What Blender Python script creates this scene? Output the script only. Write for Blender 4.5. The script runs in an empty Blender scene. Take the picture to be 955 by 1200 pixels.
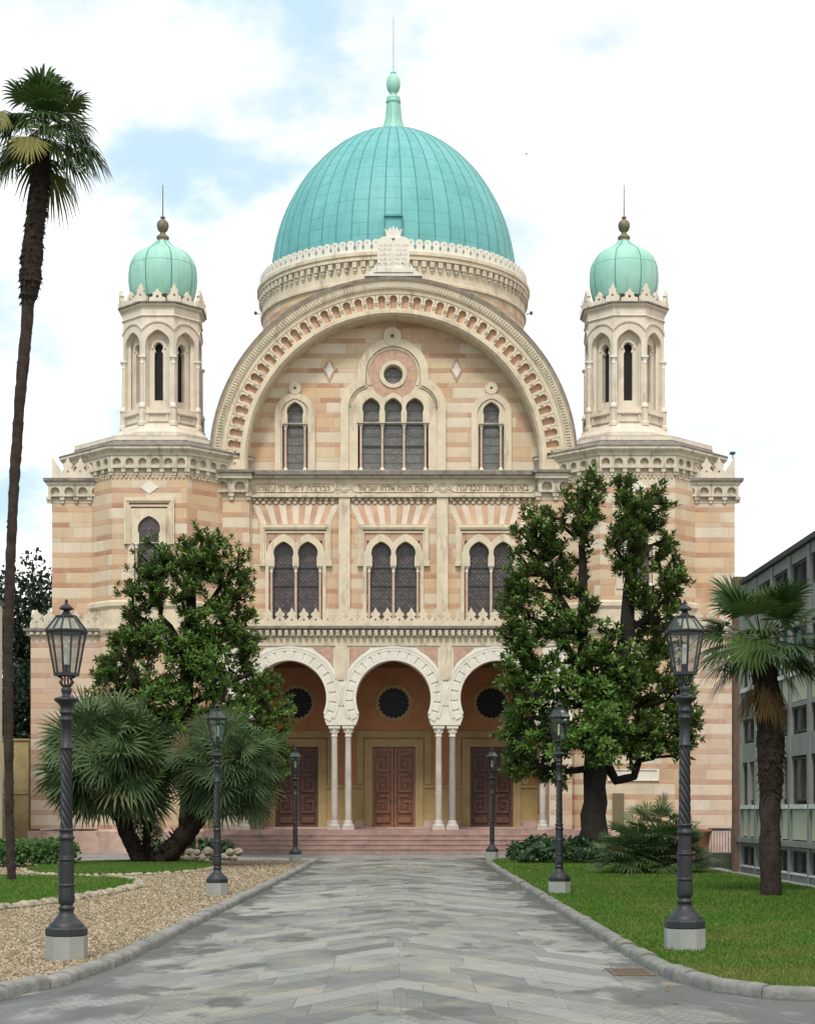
import bpy, math, random
import numpy as np
from mathutils import Vector, Matrix
from mathutils.geometry import tessellate_polygon
R = math.radians
PI = math.pi
rnd = random.Random(7)
C = bpy.context.scene.collection
sc = bpy.context.scene

EYE = 1.6
def X(px, Y): return (px - 461) * Y / 2000.0          # photo column at distance Y -> metres
def Z(py, Y): return EYE + (950 - py) * Y / 2000.0    # photo row at distance Y -> metres
def GY(py): return 2000.0 * EYE / (py - 950)          # distance of a ground point in photo row py

# ------------------------------------------------------------------ materials
class NT:
    def __init__(s, name):
        s.m = bpy.data.materials.new(name); s.m.use_nodes = True
        s.t = s.m.node_tree; s.t.nodes.clear()
        s.out = s.n('ShaderNodeOutputMaterial')
    def n(s, typ, **kw):
        nd = s.t.nodes.new(typ)
        for k, v in kw.items(): setattr(nd, k, v)
        return nd
    def l(s, a, b): s.t.links.new(a, b)
    def val(s, sock, v):
        if hasattr(v, 'is_output'): s.l(v, sock)
        else: sock.default_value = v
    def math(s, op, a, b=0.0, c=None):
        nd = s.n('ShaderNodeMath', operation=op)
        s.val(nd.inputs[0], a); s.val(nd.inputs[1], b)
        if c is not None: s.val(nd.inputs[2], c)
        return nd.outputs[0]
    def mix(s, f, a, b, mode='MIX'):
        nd = s.n('ShaderNodeMix', data_type='RGBA', blend_type=mode)
        s.val(nd.inputs[0], f)
        for i, v in ((6, a), (7, b)):
            if hasattr(v, 'is_output'): s.l(v, nd.inputs[i])
            else: nd.inputs[i].default_value = (v[0], v[1], v[2], 1)
        return nd.outputs[2]
    def noise(s, vec, scale, detail=4, rough=.55, out=0):
        nd = s.n('ShaderNodeTexNoise'); s.l(vec, nd.inputs['Vector'])
        nd.inputs['Scale'].default_value = scale; nd.inputs['Detail'].default_value = detail
        nd.inputs['Roughness'].default_value = rough
        return nd.outputs[out]
    def ramp(s, f, stops, interp='LINEAR'):
        nd = s.n('ShaderNodeValToRGB'); s.l(f, nd.inputs[0]); cr = nd.color_ramp; cr.interpolation = interp
        while len(cr.elements) < len(stops): cr.elements.new(.5)
        for e, (p, c) in zip(cr.elements, stops):
            e.position = p; e.color = (c[0], c[1], c[2], 1) if not isinstance(c, (int, float)) else (c, c, c, 1)
        return nd.outputs[0]
    def maprange(s, v, a, b, c=0., d=1.):
        nd = s.n('ShaderNodeMapRange'); s.l(v, nd.inputs[0])
        for i, q in enumerate((a, b, c, d)): nd.inputs[1 + i].default_value = q
        return nd.outputs[0]
    def obj(s): return s.n('ShaderNodeTexCoord').outputs['Object']
    def sep(s, v):
        nd = s.n('ShaderNodeSeparateXYZ'); s.l(v, nd.inputs[0]); return nd.outputs
    def comb(s, x, y, z):
        nd = s.n('ShaderNodeCombineXYZ'); s.val(nd.inputs[0], x); s.val(nd.inputs[1], y); s.val(nd.inputs[2], z); return nd.outputs[0]
    def white(s, v, dim='3D', out='Value'):
        nd = s.n('ShaderNodeTexWhiteNoise', noise_dimensions=dim); s.l(v, nd.inputs['Vector']); return nd.outputs[out]
    def bump(s, h, strength=.3, dist=.02):
        nd = s.n('ShaderNodeBump'); s.l(h, nd.inputs['Height']); nd.inputs['Strength'].default_value = strength
        nd.inputs['Distance'].default_value = dist; return nd.outputs[0]
    def bsdf(s, col, rough=.7, normal=None, metal=0., spec=.5):
        b = s.n('ShaderNodeBsdfPrincipled'); 
        if hasattr(col, 'is_output'): s.l(col, b.inputs['Base Color'])
        else: b.inputs['Base Color'].default_value = (*col, 1)
        s.val(b.inputs['Roughness'], rough); b.inputs['Metallic'].default_value = metal
        b.inputs['Specular IOR Level'].default_value = spec
        if normal is not None: s.l(normal, b.inputs['Normal'])
        return b
    def done(s, sh):
        s.l(sh.outputs[0] if hasattr(sh, 'outputs') else sh, s.out.inputs[0]); return s.m

def simple(name, col, rough=.7, nscale=3., amt=.15, bump=0., bscale=30., metal=0., spec=.5, dirt=None, streak=1.):
    t = NT(name); o = t.obj()
    f = t.noise(o, nscale, 5)
    f = t.maprange(f, .3, .7)
    c = t.mix(f, [x * (1 - amt) for x in col], [min(1, x * (1 + amt)) for x in col])
    if dirt:
        pp = t.sep(o); g = t.maprange(t.noise(t.comb(pp[0], pp[1], t.math('MULTIPLY', pp[2], streak)), dirt[1], 6, .65), dirt[3], dirt[3] + .12)
        c = t.mix(t.math('MULTIPLY', g, dirt[2]), c, dirt[0])
    nrm = t.bump(t.noise(o, bscale, 4), bump) if bump else None
    return t.done(t.bsdf(c, rough, nrm, metal, spec))

def striped(name, creams, pinks, period=.565, pf=.31, z0=0.0, blk=.95, orange=0.):
    t = NT(name); g = t.n('ShaderNodeNewGeometry'); pos = t.sep(t.obj()); nr = t.sep(g.outputs['True Normal'])
    u = t.math('SUBTRACT', t.math('MULTIPLY', pos[0], nr[1]), t.math('MULTIPLY', pos[1], nr[0]))
    zz = t.math('DIVIDE', t.math('SUBTRACT', pos[2], z0), period)
    row = t.math('FLOOR', zz); fr = t.math('FRACT', zz)
    pink = t.math('LESS_THAN', fr, pf)
    rid = t.math('ADD', t.math('MULTIPLY', row, 2.0), pink)
    rv = t.white(t.comb(rid, 3.7, 1.1))
    ln = t.math('ADD', t.math('MULTIPLY', rv, .5), blk)
    ub = t.math('ADD', t.math('DIVIDE', u, ln), t.math('MULTIPLY', rv, 13.0))
    bid = t.math('FLOOR', ub); bf = t.math('FRACT', ub)
    b1 = t.white(t.comb(bid, rid, 5.3)); b2 = t.white(t.comb(bid, rid, 9.9))
    cc = t.ramp(b1, [(i / len(creams), c) for i, c in enumerate(creams)], 'CONSTANT')
    pc = t.ramp(b1, [(i / len(pinks), c) for i, c in enumerate(pinks)], 'CONSTANT')
    swap = t.math('LESS_THAN', b2, .10)
    pk = t.math('ABSOLUTE', t.math('SUBTRACT', pink, t.math('MULTIPLY', swap, .75)))
    col = t.mix(pk, cc, pc)
    o = t.obj()
    vein = t.maprange(t.noise(t.comb(t.math('MULTIPLY', pos[0], 1.0), pos[1], t.math('MULTIPLY', pos[2], 1.7)), 3.4, 7, .72), .42, .66)
    col = t.mix(t.math('MULTIPLY', vein, t.math('MULTIPLY_ADD', b2, .36, .08)), col, t.mix(pk, (.60, .40, .25), (.60, .44, .32)))
    fine = t.maprange(t.noise(o, 16, 4, .7), .3, .7)
    col = t.mix(t.math('MULTIPLY', fine, .16), col, (.40, .28, .19))
    warm = t.maprange(t.noise(o, .75, 7, .74), .46, .66)
    col = t.mix(t.math('MULTIPLY', warm, .38), col, (.57, .36, .20))
    bleach = t.maprange(t.noise(o, 1.7, 6, .72), .50, .68)
    col = t.mix(t.math('MULTIPLY', bleach, .26), col, (.66, .58, .46))
    stain = t.maprange(t.noise(o, .9, 6, .7), .52, .75)
    col = t.mix(t.math('MULTIPLY', stain, .35), col, (.30, .24, .18))
    rain = t.maprange(t.noise(t.comb(t.math('MULTIPLY', u, 2.6), t.math('MULTIPLY', pos[2], .22), 4.0), 1.0, 6, .7), .54, .74)
    col = t.mix(t.math('MULTIPLY', rain, .30), col, (.33, .25, .18))
    # joints
    e1 = t.math('MULTIPLY', t.math('MINIMUM', bf, t.math('SUBTRACT', 1.0, bf)), ln)
    e2 = t.math('MULTIPLY', t.math('MINIMUM', t.math('ABSOLUTE', t.math('SUBTRACT', fr, pf)), t.math('MINIMUM', fr, t.math('SUBTRACT', 1.0, fr))), period)
    e = t.math('MINIMUM', e1, e2)
    jm = t.math('LESS_THAN', e, .008)
    col = t.mix(t.math('MULTIPLY', jm, .35), col, (.25, .19, .14))
    h = t.math('ADD', t.maprange(e, 0., .02), t.math('MULTIPLY', t.noise(o, 22, 5, .7), .5))
    return t.done(t.bsdf(col, .75, t.bump(h, .35, .015), spec=.3))

CR = [(.61, .49, .33), (.64, .55, .40), (.58, .41, .25), (.66, .58, .45), (.57, .44, .29), (.61, .47, .31)]
CRO = [(.62, .49, .31), (.65, .57, .42), (.60, .41, .24), (.67, .59, .45), (.60, .44, .27), (.63, .51, .35)]
PK = [(.46, .255, .145), (.51, .31, .19), (.41, .195, .105), (.54, .35, .22)]
M = {}
M['stripe'] = striped('striped_marble', CR, PK, z0=.85 + .02)
M['stripe_warm'] = striped('striped_marble_warm', CRO, PK, z0=.17)
M['stripe_low'] = striped('striped_marble_lower', [(.60, .47, .36), (.64, .53, .42), (.56, .40, .30), (.63, .55, .44), (.57, .44, .34)], [(.47, .29, .21), (.50, .33, .25), (.44, .25, .18)], z0=.86, orange=0)
M['cream'] = simple('cream_marble', (.62, .52, .37), .7, 2.2, .12, .3, 26, dirt=((.26, .20, .14), 2.6, .55, .54), streak=.28)
M['white'] = simple('white_marble', (.70, .65, .55), .65, 2.5, .08, .25, 30, dirt=((.34, .28, .21), 3.0, .4, .56), streak=.28)
M['mustone'] = simple('pale_minaret_stone', (.65, .56, .44), .7, 2.0, .10, .25, 24, dirt=((.33, .27, .20), 2.2, .5, .55), streak=.28)
M['frieze'] = simple('frieze_stone', (.57, .50, .38), .75, 3, .12, .4, 20, dirt=((.20, .16, .12), 4.0, .65, .52), streak=.28)
M['fancream'] = simple('fan_cream_marble', (.66, .56, .42), .7, 1.6, .14, .2, 20)
M['fanpink'] = simple('fan_orange_marble', (.55, .34, .22), .7, 1.3, .24, .2, 20)
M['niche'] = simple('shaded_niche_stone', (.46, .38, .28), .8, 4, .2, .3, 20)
M['pink'] = simple('pink_marble', (.47, .29, .20), .65, 6, .22, .3, 25, dirt=((.24, .16, .12), 5, .4, .56))
M['pinkshaft'] = simple('pink_shaft_marble', (.53, .38, .29), .5, 6, .15)
M['plinth'] = simple('pink_plinth_marble', (.47, .33, .27), .7, 2.5, .18, .3, 18, dirt=((.14, .10, .09), 1.7, .7, .54))
M['step'] = simple('pink_step_stone', (.33, .215, .175), .65, 2, .2, .3, 18, dirt=((.16, .12, .11), 2.5, .6, .54))
M['roof'] = simple('grey_lead_roofing', (.13, .13, .13), .7, 2, .3, .2, 10)
M['edge'] = simple('blackened_ledge_stone', (.20, .17, .14), .85, 4, .35, .3, 20)
M['colshaft'] = simple('grey_column_marble', (.46, .41, .35), .55, 2, .18, .1, 20)
M['colshaftg'] = simple('grey_column_granite', (.29, .26, .24), .55, 9, .18, .1, 20)
M['terracotta'] = simple('terracotta_plaster', (.40, .185, .082), .85, 1.3, .14, .15, 12)
M['ochre'] = simple('ochre_plaster', (.38, .265, .11), .85, 2, .16, .15, 12, dirt=((.22, .15, .07), 2.0, .4, .55))
M['ochrefr'] = simple('ochre_stone_frame', (.36, .265, .125), .8, 2, .12, .1, 12)
M['woodlt'] = simple('red_brown_wood_moulding', (.25, .108, .055), .45, 4, .3, .15, 40)
M['wooddl'] = simple('dark_wood_moulding', (.125, .06, .038), .45, 4, .3, .15, 40)
M['wood'] = simple('red_brown_wood', (.165, .062, .030), .45, 4, .3, .15, 40)
M['wooddk'] = simple('dark_brown_wood', (.075, .032, .02), .45, 4, .3, .15, 40)
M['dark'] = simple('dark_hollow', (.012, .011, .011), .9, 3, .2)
M['iron'] = simple('grey_painted_cast_iron', (.017, .0175, .0195), .5, 7, .22, .25, 60, dirt=((.036, .034, .032), 9, .5, .55))
M['plinthstone'] = simple('lamp_concrete', (.29, .295, .265), .85, 5, .10, .3, 50, dirt=((.42, .34, .20), 4.5, .6, .58))
M['bronze'] = simple('weathered_bronze', (.16, .13, .075), .5, 6, .3, metal=.3)
M['rod'] = simple('dark_rod', (.16, .15, .15), .6, 3, .1)

def copper(name, base, light, dark, rowh):
    t = NT(name); o = t.obj(); p = t.sep(o)
    f = t.maprange(t.noise(o, .55, 6, .65), .3, .7)
    c = t.mix(f, base, light)
    st = t.noise(t.comb(t.math('MULTIPLY', p[0], 3.0), t.math('MULTIPLY', p[1], 3.0), t.math('MULTIPLY', p[2], .35)), 1.6, 6, .7)
    c = t.mix(t.math('MULTIPLY', t.maprange(st, .50, .72), .55), c, dark)
    if rowh:
        fr = t.math('FRACT', t.math('DIVIDE', p[2], rowh))
        s = t.math('LESS_THAN', fr, .05)
        c = t.mix(t.math('MULTIPLY', s, .75), c, dark)
        ang = t.math('FLOOR', t.math('ADD', t.math('DIVIDE', t.math('ARCTAN2', p[0], t.math('SUBTRACT', p[1], 76.0)), 2 * PI / 48), .5))
        w = t.white(t.comb(ang, t.math('FLOOR', t.math('DIVIDE', p[2], rowh)), 2.2))
        c = t.mix(t.math('MULTIPLY', w, .42), c, light)
        w3 = t.white(t.comb(ang, 1.1, 6.6))
        c = t.mix(t.math('MULTIPLY', w3, .15), c, dark)
    return t.done(t.bsdf(c, .55, t.bump(t.noise(o, 14, 4), .12), spec=.35))
M['copper'] = copper('verdigris_copper', (.105, .345, .335), (.175, .45, .43), (.055, .21, .20), .52)
M['copperlt'] = copper('pale_verdigris_copper', (.25, .51, .40), (.37, .61, .50), (.13, .31, .23), 0)
M['seam'] = simple('copper_seam', (.06, .25, .22), .6, 3, .2)

def lattice(name, base, line, s=.16, lw=.09, spec=.5):
    t = NT(name); p = t.sep(t.obj())
    a = t.math('DIVIDE', t.math('ADD', p[0], p[2]), s); b = t.math('DIVIDE', t.math('SUBTRACT', p[0], p[2]), s)
    ea = t.math('ABSOLUTE', t.math('SUBTRACT', t.math('FRACT', a), .5)); eb = t.math('ABSOLUTE', t.math('SUBTRACT', t.math('FRACT', b), .5))
    ln = t.math('MAXIMUM', t.math('GREATER_THAN', ea, .5 - lw), t.math('GREATER_THAN', eb, .5 - lw))
    dot = t.math('LESS_THAN', t.math('ADD', ea, eb), .28)
    w = t.white(t.comb(t.math('FLOOR', a), t.math('FLOOR', b), 1.))
    bar = t.math('LESS_THAN', t.math('FRACT', t.math('DIVIDE', p[2], .33)), .10)
    c = t.mix(t.math('MULTIPLY', w, .7), [x * .75 for x in base], [x * 2.3 for x in base])
    c = t.mix(t.math('MULTIPLY', dot, .45), c, [min(1, x * 2.6) for x in line])
    c = t.mix(ln, c, line); c = t.mix(bar, c, [x * .45 for x in base])
    return t.done(t.bsdf(c, .35, t.bump(w, .3), spec=spec))
M['glass_up'] = lattice('leaded_glass_grey', (.075, .073, .066), (.14, .135, .12), .15)
M['glass_lo'] = lattice('leaded_glass_dusk', (.070, .056, .052), (.026, .022, .021), .17)
M['oculus'] = lattice('dark_rose_glass', (.006, .008, .008), (.014, .014, .013), .3, spec=.15)

def leafmat(name, cols, back, rough=.35, spec=.5, trans=.15):
    t = NT(name); g = t.n('ShaderNodeNewGeometry')
    c = t.ramp(g.outputs['Random Per Island'], [(i / max(1, len(cols) - 1), q) for i, q in enumerate(cols)])
    c = t.mix(t.math('MULTIPLY', g.outputs['Backfacing'], .75), c, back)
    b = t.bsdf(c, rough, spec=spec)
    tr = t.n('ShaderNodeBsdfTranslucent'); t.l(c, tr.inputs[0])
    mx = t.n('ShaderNodeMixShader'); mx.inputs[0].default_value = trans
    t.l(b.outputs[0], mx.inputs[1]); t.l(tr.outputs[0], mx.inputs[2])
    return t.done(mx)
M['magnolia'] = leafmat('magnolia_leaf', [(.036, .082, .014), (.074, .155, .026), (.13, .24, .042), (.066, .13, .022), (.21, .33, .07)], (.085, .105, .032), .42, .25, .22)
M['fanleaf'] = leafmat('fan_palm_leaf', [(.022, .050, .018), (.046, .090, .028), (.08, .14, .046), (.038, .075, .024), (.10, .15, .05), (.16, .18, .08), (.17, .13, .06)], (.085, .135, .055), .55, .22, .2)
M['palmleaf'] = leafmat('palm_leaf', [(.022, .052, .014), (.038, .088, .020), (.062, .115, .026), (.04, .085, .02), (.10, .14, .03), (.03, .07, .018), (.17, .14, .05)], (.04, .075, .022), .45, .4, .2)
M['palmyellow'] = leafmat('yellowing_palm_leaf', [(.12, .15, .02), (.25, .22, .03), (.35, .24, .03)], (.22, .2, .04), .5, .3, .3)
M['palmgreen'] = leafmat('bright_palm_leaf', [(.07, .14, .02), (.11, .19, .03)], (.08, .14, .03), .5, .3, .3)
M['deadleaf'] = leafmat('dead_palm_leaf', [(.16, .09, .035), (.24, .15, .06), (.10, .06, .025)], (.17, .1, .04), .8, .2, .1)
M['ivy'] = leafmat('ivy_leaf', [(.012, .035, .010), (.022, .06, .016), (.035, .08, .02)], (.03, .06, .02), .4, .4)
M['hedge'] = leafmat('hedge_leaf', [(.025, .065, .01), (.045, .11, .018), (.065, .14, .025)], (.04, .09, .02), .5, .3)
M['bgleaf'] = leafmat('far_tree_leaf', [(.010, .022, .011), (.018, .038, .018), (.030, .055, .026)], (.02, .04, .02), .6, .3)
def grassmat():
    t = NT('grass_blade'); g = t.n('ShaderNodeNewGeometry'); o = t.obj(); p = t.sep(o)
    c = t.ramp(g.outputs['Random Per Island'], [(0, (.048, .120, .013)), (.4, (.075, .165, .019)), (.75, (.11, .20, .028)), (1, (.17, .24, .055))])
    dry = t.math('ADD', t.noise(o, .55, 5, .65), t.maprange(p[1], 15., 24., .10, -.04))
    c = t.mix(t.math('MULTIPLY', t.maprange(dry, .47, .68), .75), c, (.20, .20, .055))
    b = t.bsdf(c, .6, spec=.2); tr = t.n('ShaderNodeBsdfTranslucent'); t.l(c, tr.inputs[0])
    mx = t.n('ShaderNodeMixShader'); mx.inputs[0].default_value = .25
    t.l(b.outputs[0], mx.inputs[1]); t.l(tr.outputs[0], mx.inputs[2]); return t.done(mx)
M['grassblade'] = grassmat()
M['bark'] = simple('dark_magnolia_bark', (.024, .020, .016), .95, 4, .35, .9, 14, spec=.15)
M['palmbark'] = simple('shaggy_palm_bark', (.030, .021, .015), .95, 9, .5, .9, 20, spec=.15)
M['palmbarklo'] = simple('ringed_palm_bark', (.045, .032, .025), .95, 7, .35, .8, 25, spec=.15)
M['petiole'] = simple('green_petiole', (.06, .09, .025), .6, 6, .2)

def lawnmat():
    t = NT('lawn_soil_green'); o = t.obj()
    c = t.ramp(t.noise(o, 1.1, 6, .65), [(.3, (.045, .105, .014)), (.5, (.075, .15, .019)), (.7, (.14, .165, .04))])
    c = t.mix(t.maprange(t.noise(o, 45, 3), .35, .65), c, t.mix(.45, c, (.012, .04, .006)))
    return t.done(t.bsdf(c, .9, t.bump(t.noise(o, 60, 4), .8, .03), spec=.2))
M['lawn'] = lawnmat()
def gravelmat():
    t = NT('gravel_bed'); o = t.obj()
    v = t.n('ShaderNodeTexVoronoi'); t.l(o, v.inputs['Vector']); v.inputs['Scale'].default_value = 32
    w = t.sep(v.outputs['Color'])
    c = t.ramp(w[0], [(0, (.11, .085, .05)), (.35, (.22, .165, .10)), (.7, (.32, .255, .165)), (1, (.45, .39, .30))])
    c = t.mix(t.maprange(v.outputs['Distance'], .25, .6), c, (.08, .055, .03))
    c = t.mix(t.math('MULTIPLY', t.maprange(t.noise(o, .6, 5), .45, .7), .4), c, (.20, .14, .085))
    return t.done(t.bsdf(c, .85, t.bump(v.outputs['Distance'], 1.0, .03), spec=.3))
M['gravel'] = gravelmat()
def pebmat():
    t = NT('pebble_stone'); g = t.n('ShaderNodeNewGeometry')
    c = t.ramp(g.outputs['Random Per Island'], [(0, (.11, .08, .045)), (.3, (.21, .155, .085)), (.65, (.30, .232, .14)), (.9, (.46, .385, .27)), (1, (.15, .135, .115))])
    return t.done(t.bsdf(c, .8, spec=.3))
M['pebble'] = pebmat()
def pathmat():
    t = NT('tooled_stone_paving'); o = t.obj(); p = t.sep(o)
    ax = t.math('ABSOLUTE', t.math('SUBTRACT', p[0], .06)); side = t.math('GREATER_THAN', p[0], .06)
    k = 1.9; nn = math.sqrt(1 + k * k)
    v = t.math('DIVIDE', t.math('ADD', p[1], t.math('MULTIPLY', ax, k)), nn)      # across the slanted rows
    u = t.math('MULTIPLY', ax, nn)                                                 # along the rows from the ridge of the chevron
    rw = .36
    vr = t.math('DIVIDE', v, rw); row = t.math('FLOOR', vr); fv = t.math('FRACT', vr)
    r1 = t.white(t.comb(row, 1.5, 4.4))
    ur = t.math('ADD', t.math('DIVIDE', u, 1.45), r1); ci = t.math('FLOOR', ur); fu = t.math('FRACT', ur)
    sd = t.math('MULTIPLY', side, t.math('MINIMUM', ci, 1.0))
    rid = t.comb(row, ci, sd)
    b = t.math('ADD', t.math('MULTIPLY', t.white(rid), .5), t.math('MULTIPLY', t.white(t.comb(row, 2.2, 7.)), .5))
    c = t.ramp(b, [(.12, (.115, .118, .111)), (.3, (.155, .158, .147)), (.5, (.225, .225, .204)), (.75, (.275, .274, .246)), (.95, (.35, .345, .308))])
    # chiselled herringbone tooling
    zig = t.math('MULTIPLY', t.math('ABSOLUTE', t.math('SUBTRACT', t.math('FRACT', t.math('DIVIDE', v, .20)), .5)), .30)
    tool = t.math('SINE', t.math('MULTIPLY', t.math('ADD', u, zig), 2 * PI / .105))
    worn = t.math('MULTIPLY', t.maprange(t.noise(o, 1.1, 4), .36, .52), t.math('GREATER_THAN', t.white(t.comb(row, ci, 6.1)), .25))
    tl = t.math('MULTIPLY', t.maprange(tool, -.1, .8), worn)
    c = t.mix(t.math('MULTIPLY', tl, .60), c, (.085, .087, .08))
    c = t.mix(t.math('MULTIPLY', t.maprange(t.noise(o, 7, 6, .75), .35, .7), .35), c, (.15, .145, .13))
    c = t.mix(t.math('MULTIPLY', t.maprange(t.noise(o, .9, 6, .7), .48, .7), .5), c, (.37, .33, .22))
    # damp patches
    wet = t.math('MULTIPLY', t.maprange(t.noise(t.comb(t.math('MULTIPLY', p[0], 1.0), t.math('MULTIPLY', p[1], .55), 0.0), 1.05, 5, .6), .565, .625), t.maprange(t.noise(o, .35, 2), .30, .48))
    edge = t.maprange(t.math('ABSOLUTE', p[0]), 1.7, 2.7)
    wet2 = t.math('MULTIPLY', t.maprange(t.math('ADD', t.noise(t.comb(p[0], t.math('MULTIPLY', p[1], .5), 3.0), 1.3, 5), t.math('MULTIPLY', edge, .25)), .62, .70), 1.0)
    wt = t.math('MINIMUM', t.math('ADD', wet, wet2), 1.0)
    c = t.mix(t.math('MULTIPLY', wt, .80), c, (.062, .064, .062))
    e = t.math('MINIMUM', t.math('MULTIPLY', t.math('MINIMUM', fv, t.math('SUBTRACT', 1.0, fv)), rw), t.math('MULTIPLY', t.math('MINIMUM', fu, t.math('SUBTRACT', 1.0, fu)), 1.45))
    j = t.math('LESS_THAN', e, .008)
    pale = t.maprange(t.noise(o, .8, 3), .52, .58)
    c = t.mix(t.math('MULTIPLY', j, .6), c, t.mix(pale, (.085, .085, .075), (.42, .41, .37)))
    h = t.math('ADD', t.math('MULTIPLY', tl, -.5), t.math('ADD', t.maprange(e, 0, .015), t.noise(o, 30, 4)))
    rough = t.math('SUBTRACT', .72, t.math('MULTIPLY', wt, .36))
    return t.done(t.bsdf(c, rough, t.bump(h, .5, .012), spec=.4))
M['path'] = pathmat()
M['forecourt'] = simple('grey_forecourt_paving', (.24, .235, .22), .7, .8, .2, .3, 25, dirt=((.10, .10, .10), .9, .6, .54))
M['kerb'] = simple('weathered_kerb_stone', (.185, .178, .155), .85, 5, .3, .7, 22, dirt=((.10, .10, .09), 3, .6, .54))
M['kerbpale'] = simple('kerb_granite', (.215, .21, .19), .85, 5, .3, .7, 22, dirt=((.32, .25, .13), 1.3, .5, .6))
M['edging'] = simple('rough_cream_stone', (.33, .28, .20), .9, 6, .3, .9, 16, dirt=((.14, .13, .10), 7, .8, .5))
M['soil'] = simple('bare_ground', (.15, .135, .10), .95, 1, .2, .4, 20)
M['yellowwall'] = simple('yellow_plaster', (.36, .28, .13), .9, 1.2, .15, .1, 10, dirt=((.18, .14, .08), 1.5, .5, .5))
M['palewall'] = simple('pale_plaster', (.62, .58, .47), .9, 1.2, .08)
M['concrete'] = simple('grey_board_concrete', (.205, .20, .172), .85, 2.0, .12, .3, 25, dirt=((.18, .175, .15), 2.5, .5, .52))
M['panel'] = simple('cream_infill_panel', (.43, .42, .29), .7, 1.5, .06)
M['sillwhite'] = simple('white_sill', (.55, .54, .50), .7, 3, .08)
M['winframe'] = simple('dark_window_frame', (.035, .036, .036), .5, 3, .1)
M['brick'] = simple('brown_brick', (.15, .082, .05), .9, 5, .3, .5, 18)
M['brownblock'] = simple('brown_grey_render', (.15, .125, .10), .85, 2, .15)
M['slate'] = simple('dark_eave', (.025, .026, .03), .6, 3, .2)
M['rail'] = simple('grey_steel_rail', (.14, .14, .14), .5, 3, .1, metal=.5)
M['pot'] = simple('terracotta_pot', (.27, .10, .055), .85, 4, .2)
M['mossy'] = simple('mossy_stone', (.055, .06, .035), .95, 3, .4, .7, 14)
M['rust'] = simple('rusted_grate', (.12, .085, .055), .8, 9, .3, .4, 40)
M['brownpanel'] = simple('brown_metal_panel', (.16, .115, .06), .6, 3, .1)
M['text'] = simple('incised_letter', (.27, .20, .13), .9, 4, .2)
M['textpink'] = simple('faded_incised_letter', (.60, .53, .45), .9, 4, .1)

def bldglass():
    t = NT('building_window_glass'); o = t.obj()
    f = t.noise(o, .8, 3)
    c = t.ramp(f, [(.35, (.012, .015, .016)), (.6, (.03, .04, .042))])
    return t.done(t.bsdf(c, .06, spec=.6))
M['bglass'] = bldglass()
M['bglassgreen'] = simple('green_curtain_glass', (.07, .11, .035), .2, 2, .3)
M['bglassblue'] = simple('blue_grey_glass', (.10, .16, .20), .1, 2, .3)
M['bglassred'] = simple('warm_reflecting_glass', (.075, .055, .035), .1, 2.5, .5)
def lampglass():
    t = NT('lantern_glass')
    tr = t.n('ShaderNodeBsdfTransparent'); tr.inputs[0].default_value = (.80, .82, .80, 1)
    gl = t.n('ShaderNodeBsdfGlossy'); gl.inputs['Roughness'].default_value = .08; gl.inputs[0].default_value = (.8, .85, .85, 1)
    mx = t.n('ShaderNodeMixShader'); mx.inputs[0].default_value = .12
    t.l(tr.outputs[0], mx.inputs[1]); t.l(gl.outputs[0], mx.inputs[2])
    return t.done(mx)
M['lampglass'] = lampglass()
M['bulb'] = simple('frosted_lamp_tube', (.62, .60, .52), .4, 3, .05)

# ------------------------------------------------------------------ mesh helpers
class Fr:
    """local frame: a along u, z up, o outwards"""
    def __init__(s, x, y, u=(1., 0.)):
        s.x, s.y = x, y; l = math.hypot(*u); s.u = (u[0] / l, u[1] / l); s.n = (s.u[1], -s.u[0])
    def p(s, a, z, o=0.):
        return (s.x + s.u[0] * a + s.n[0] * o, s.y + s.u[1] * a + s.n[1] * o, z)

def area2(p):
    return sum(p[i][0] * p[(i + 1) % len(p)][1] - p[(i + 1) % len(p)][0] * p[i][1] for i in range(len(p)))

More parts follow.
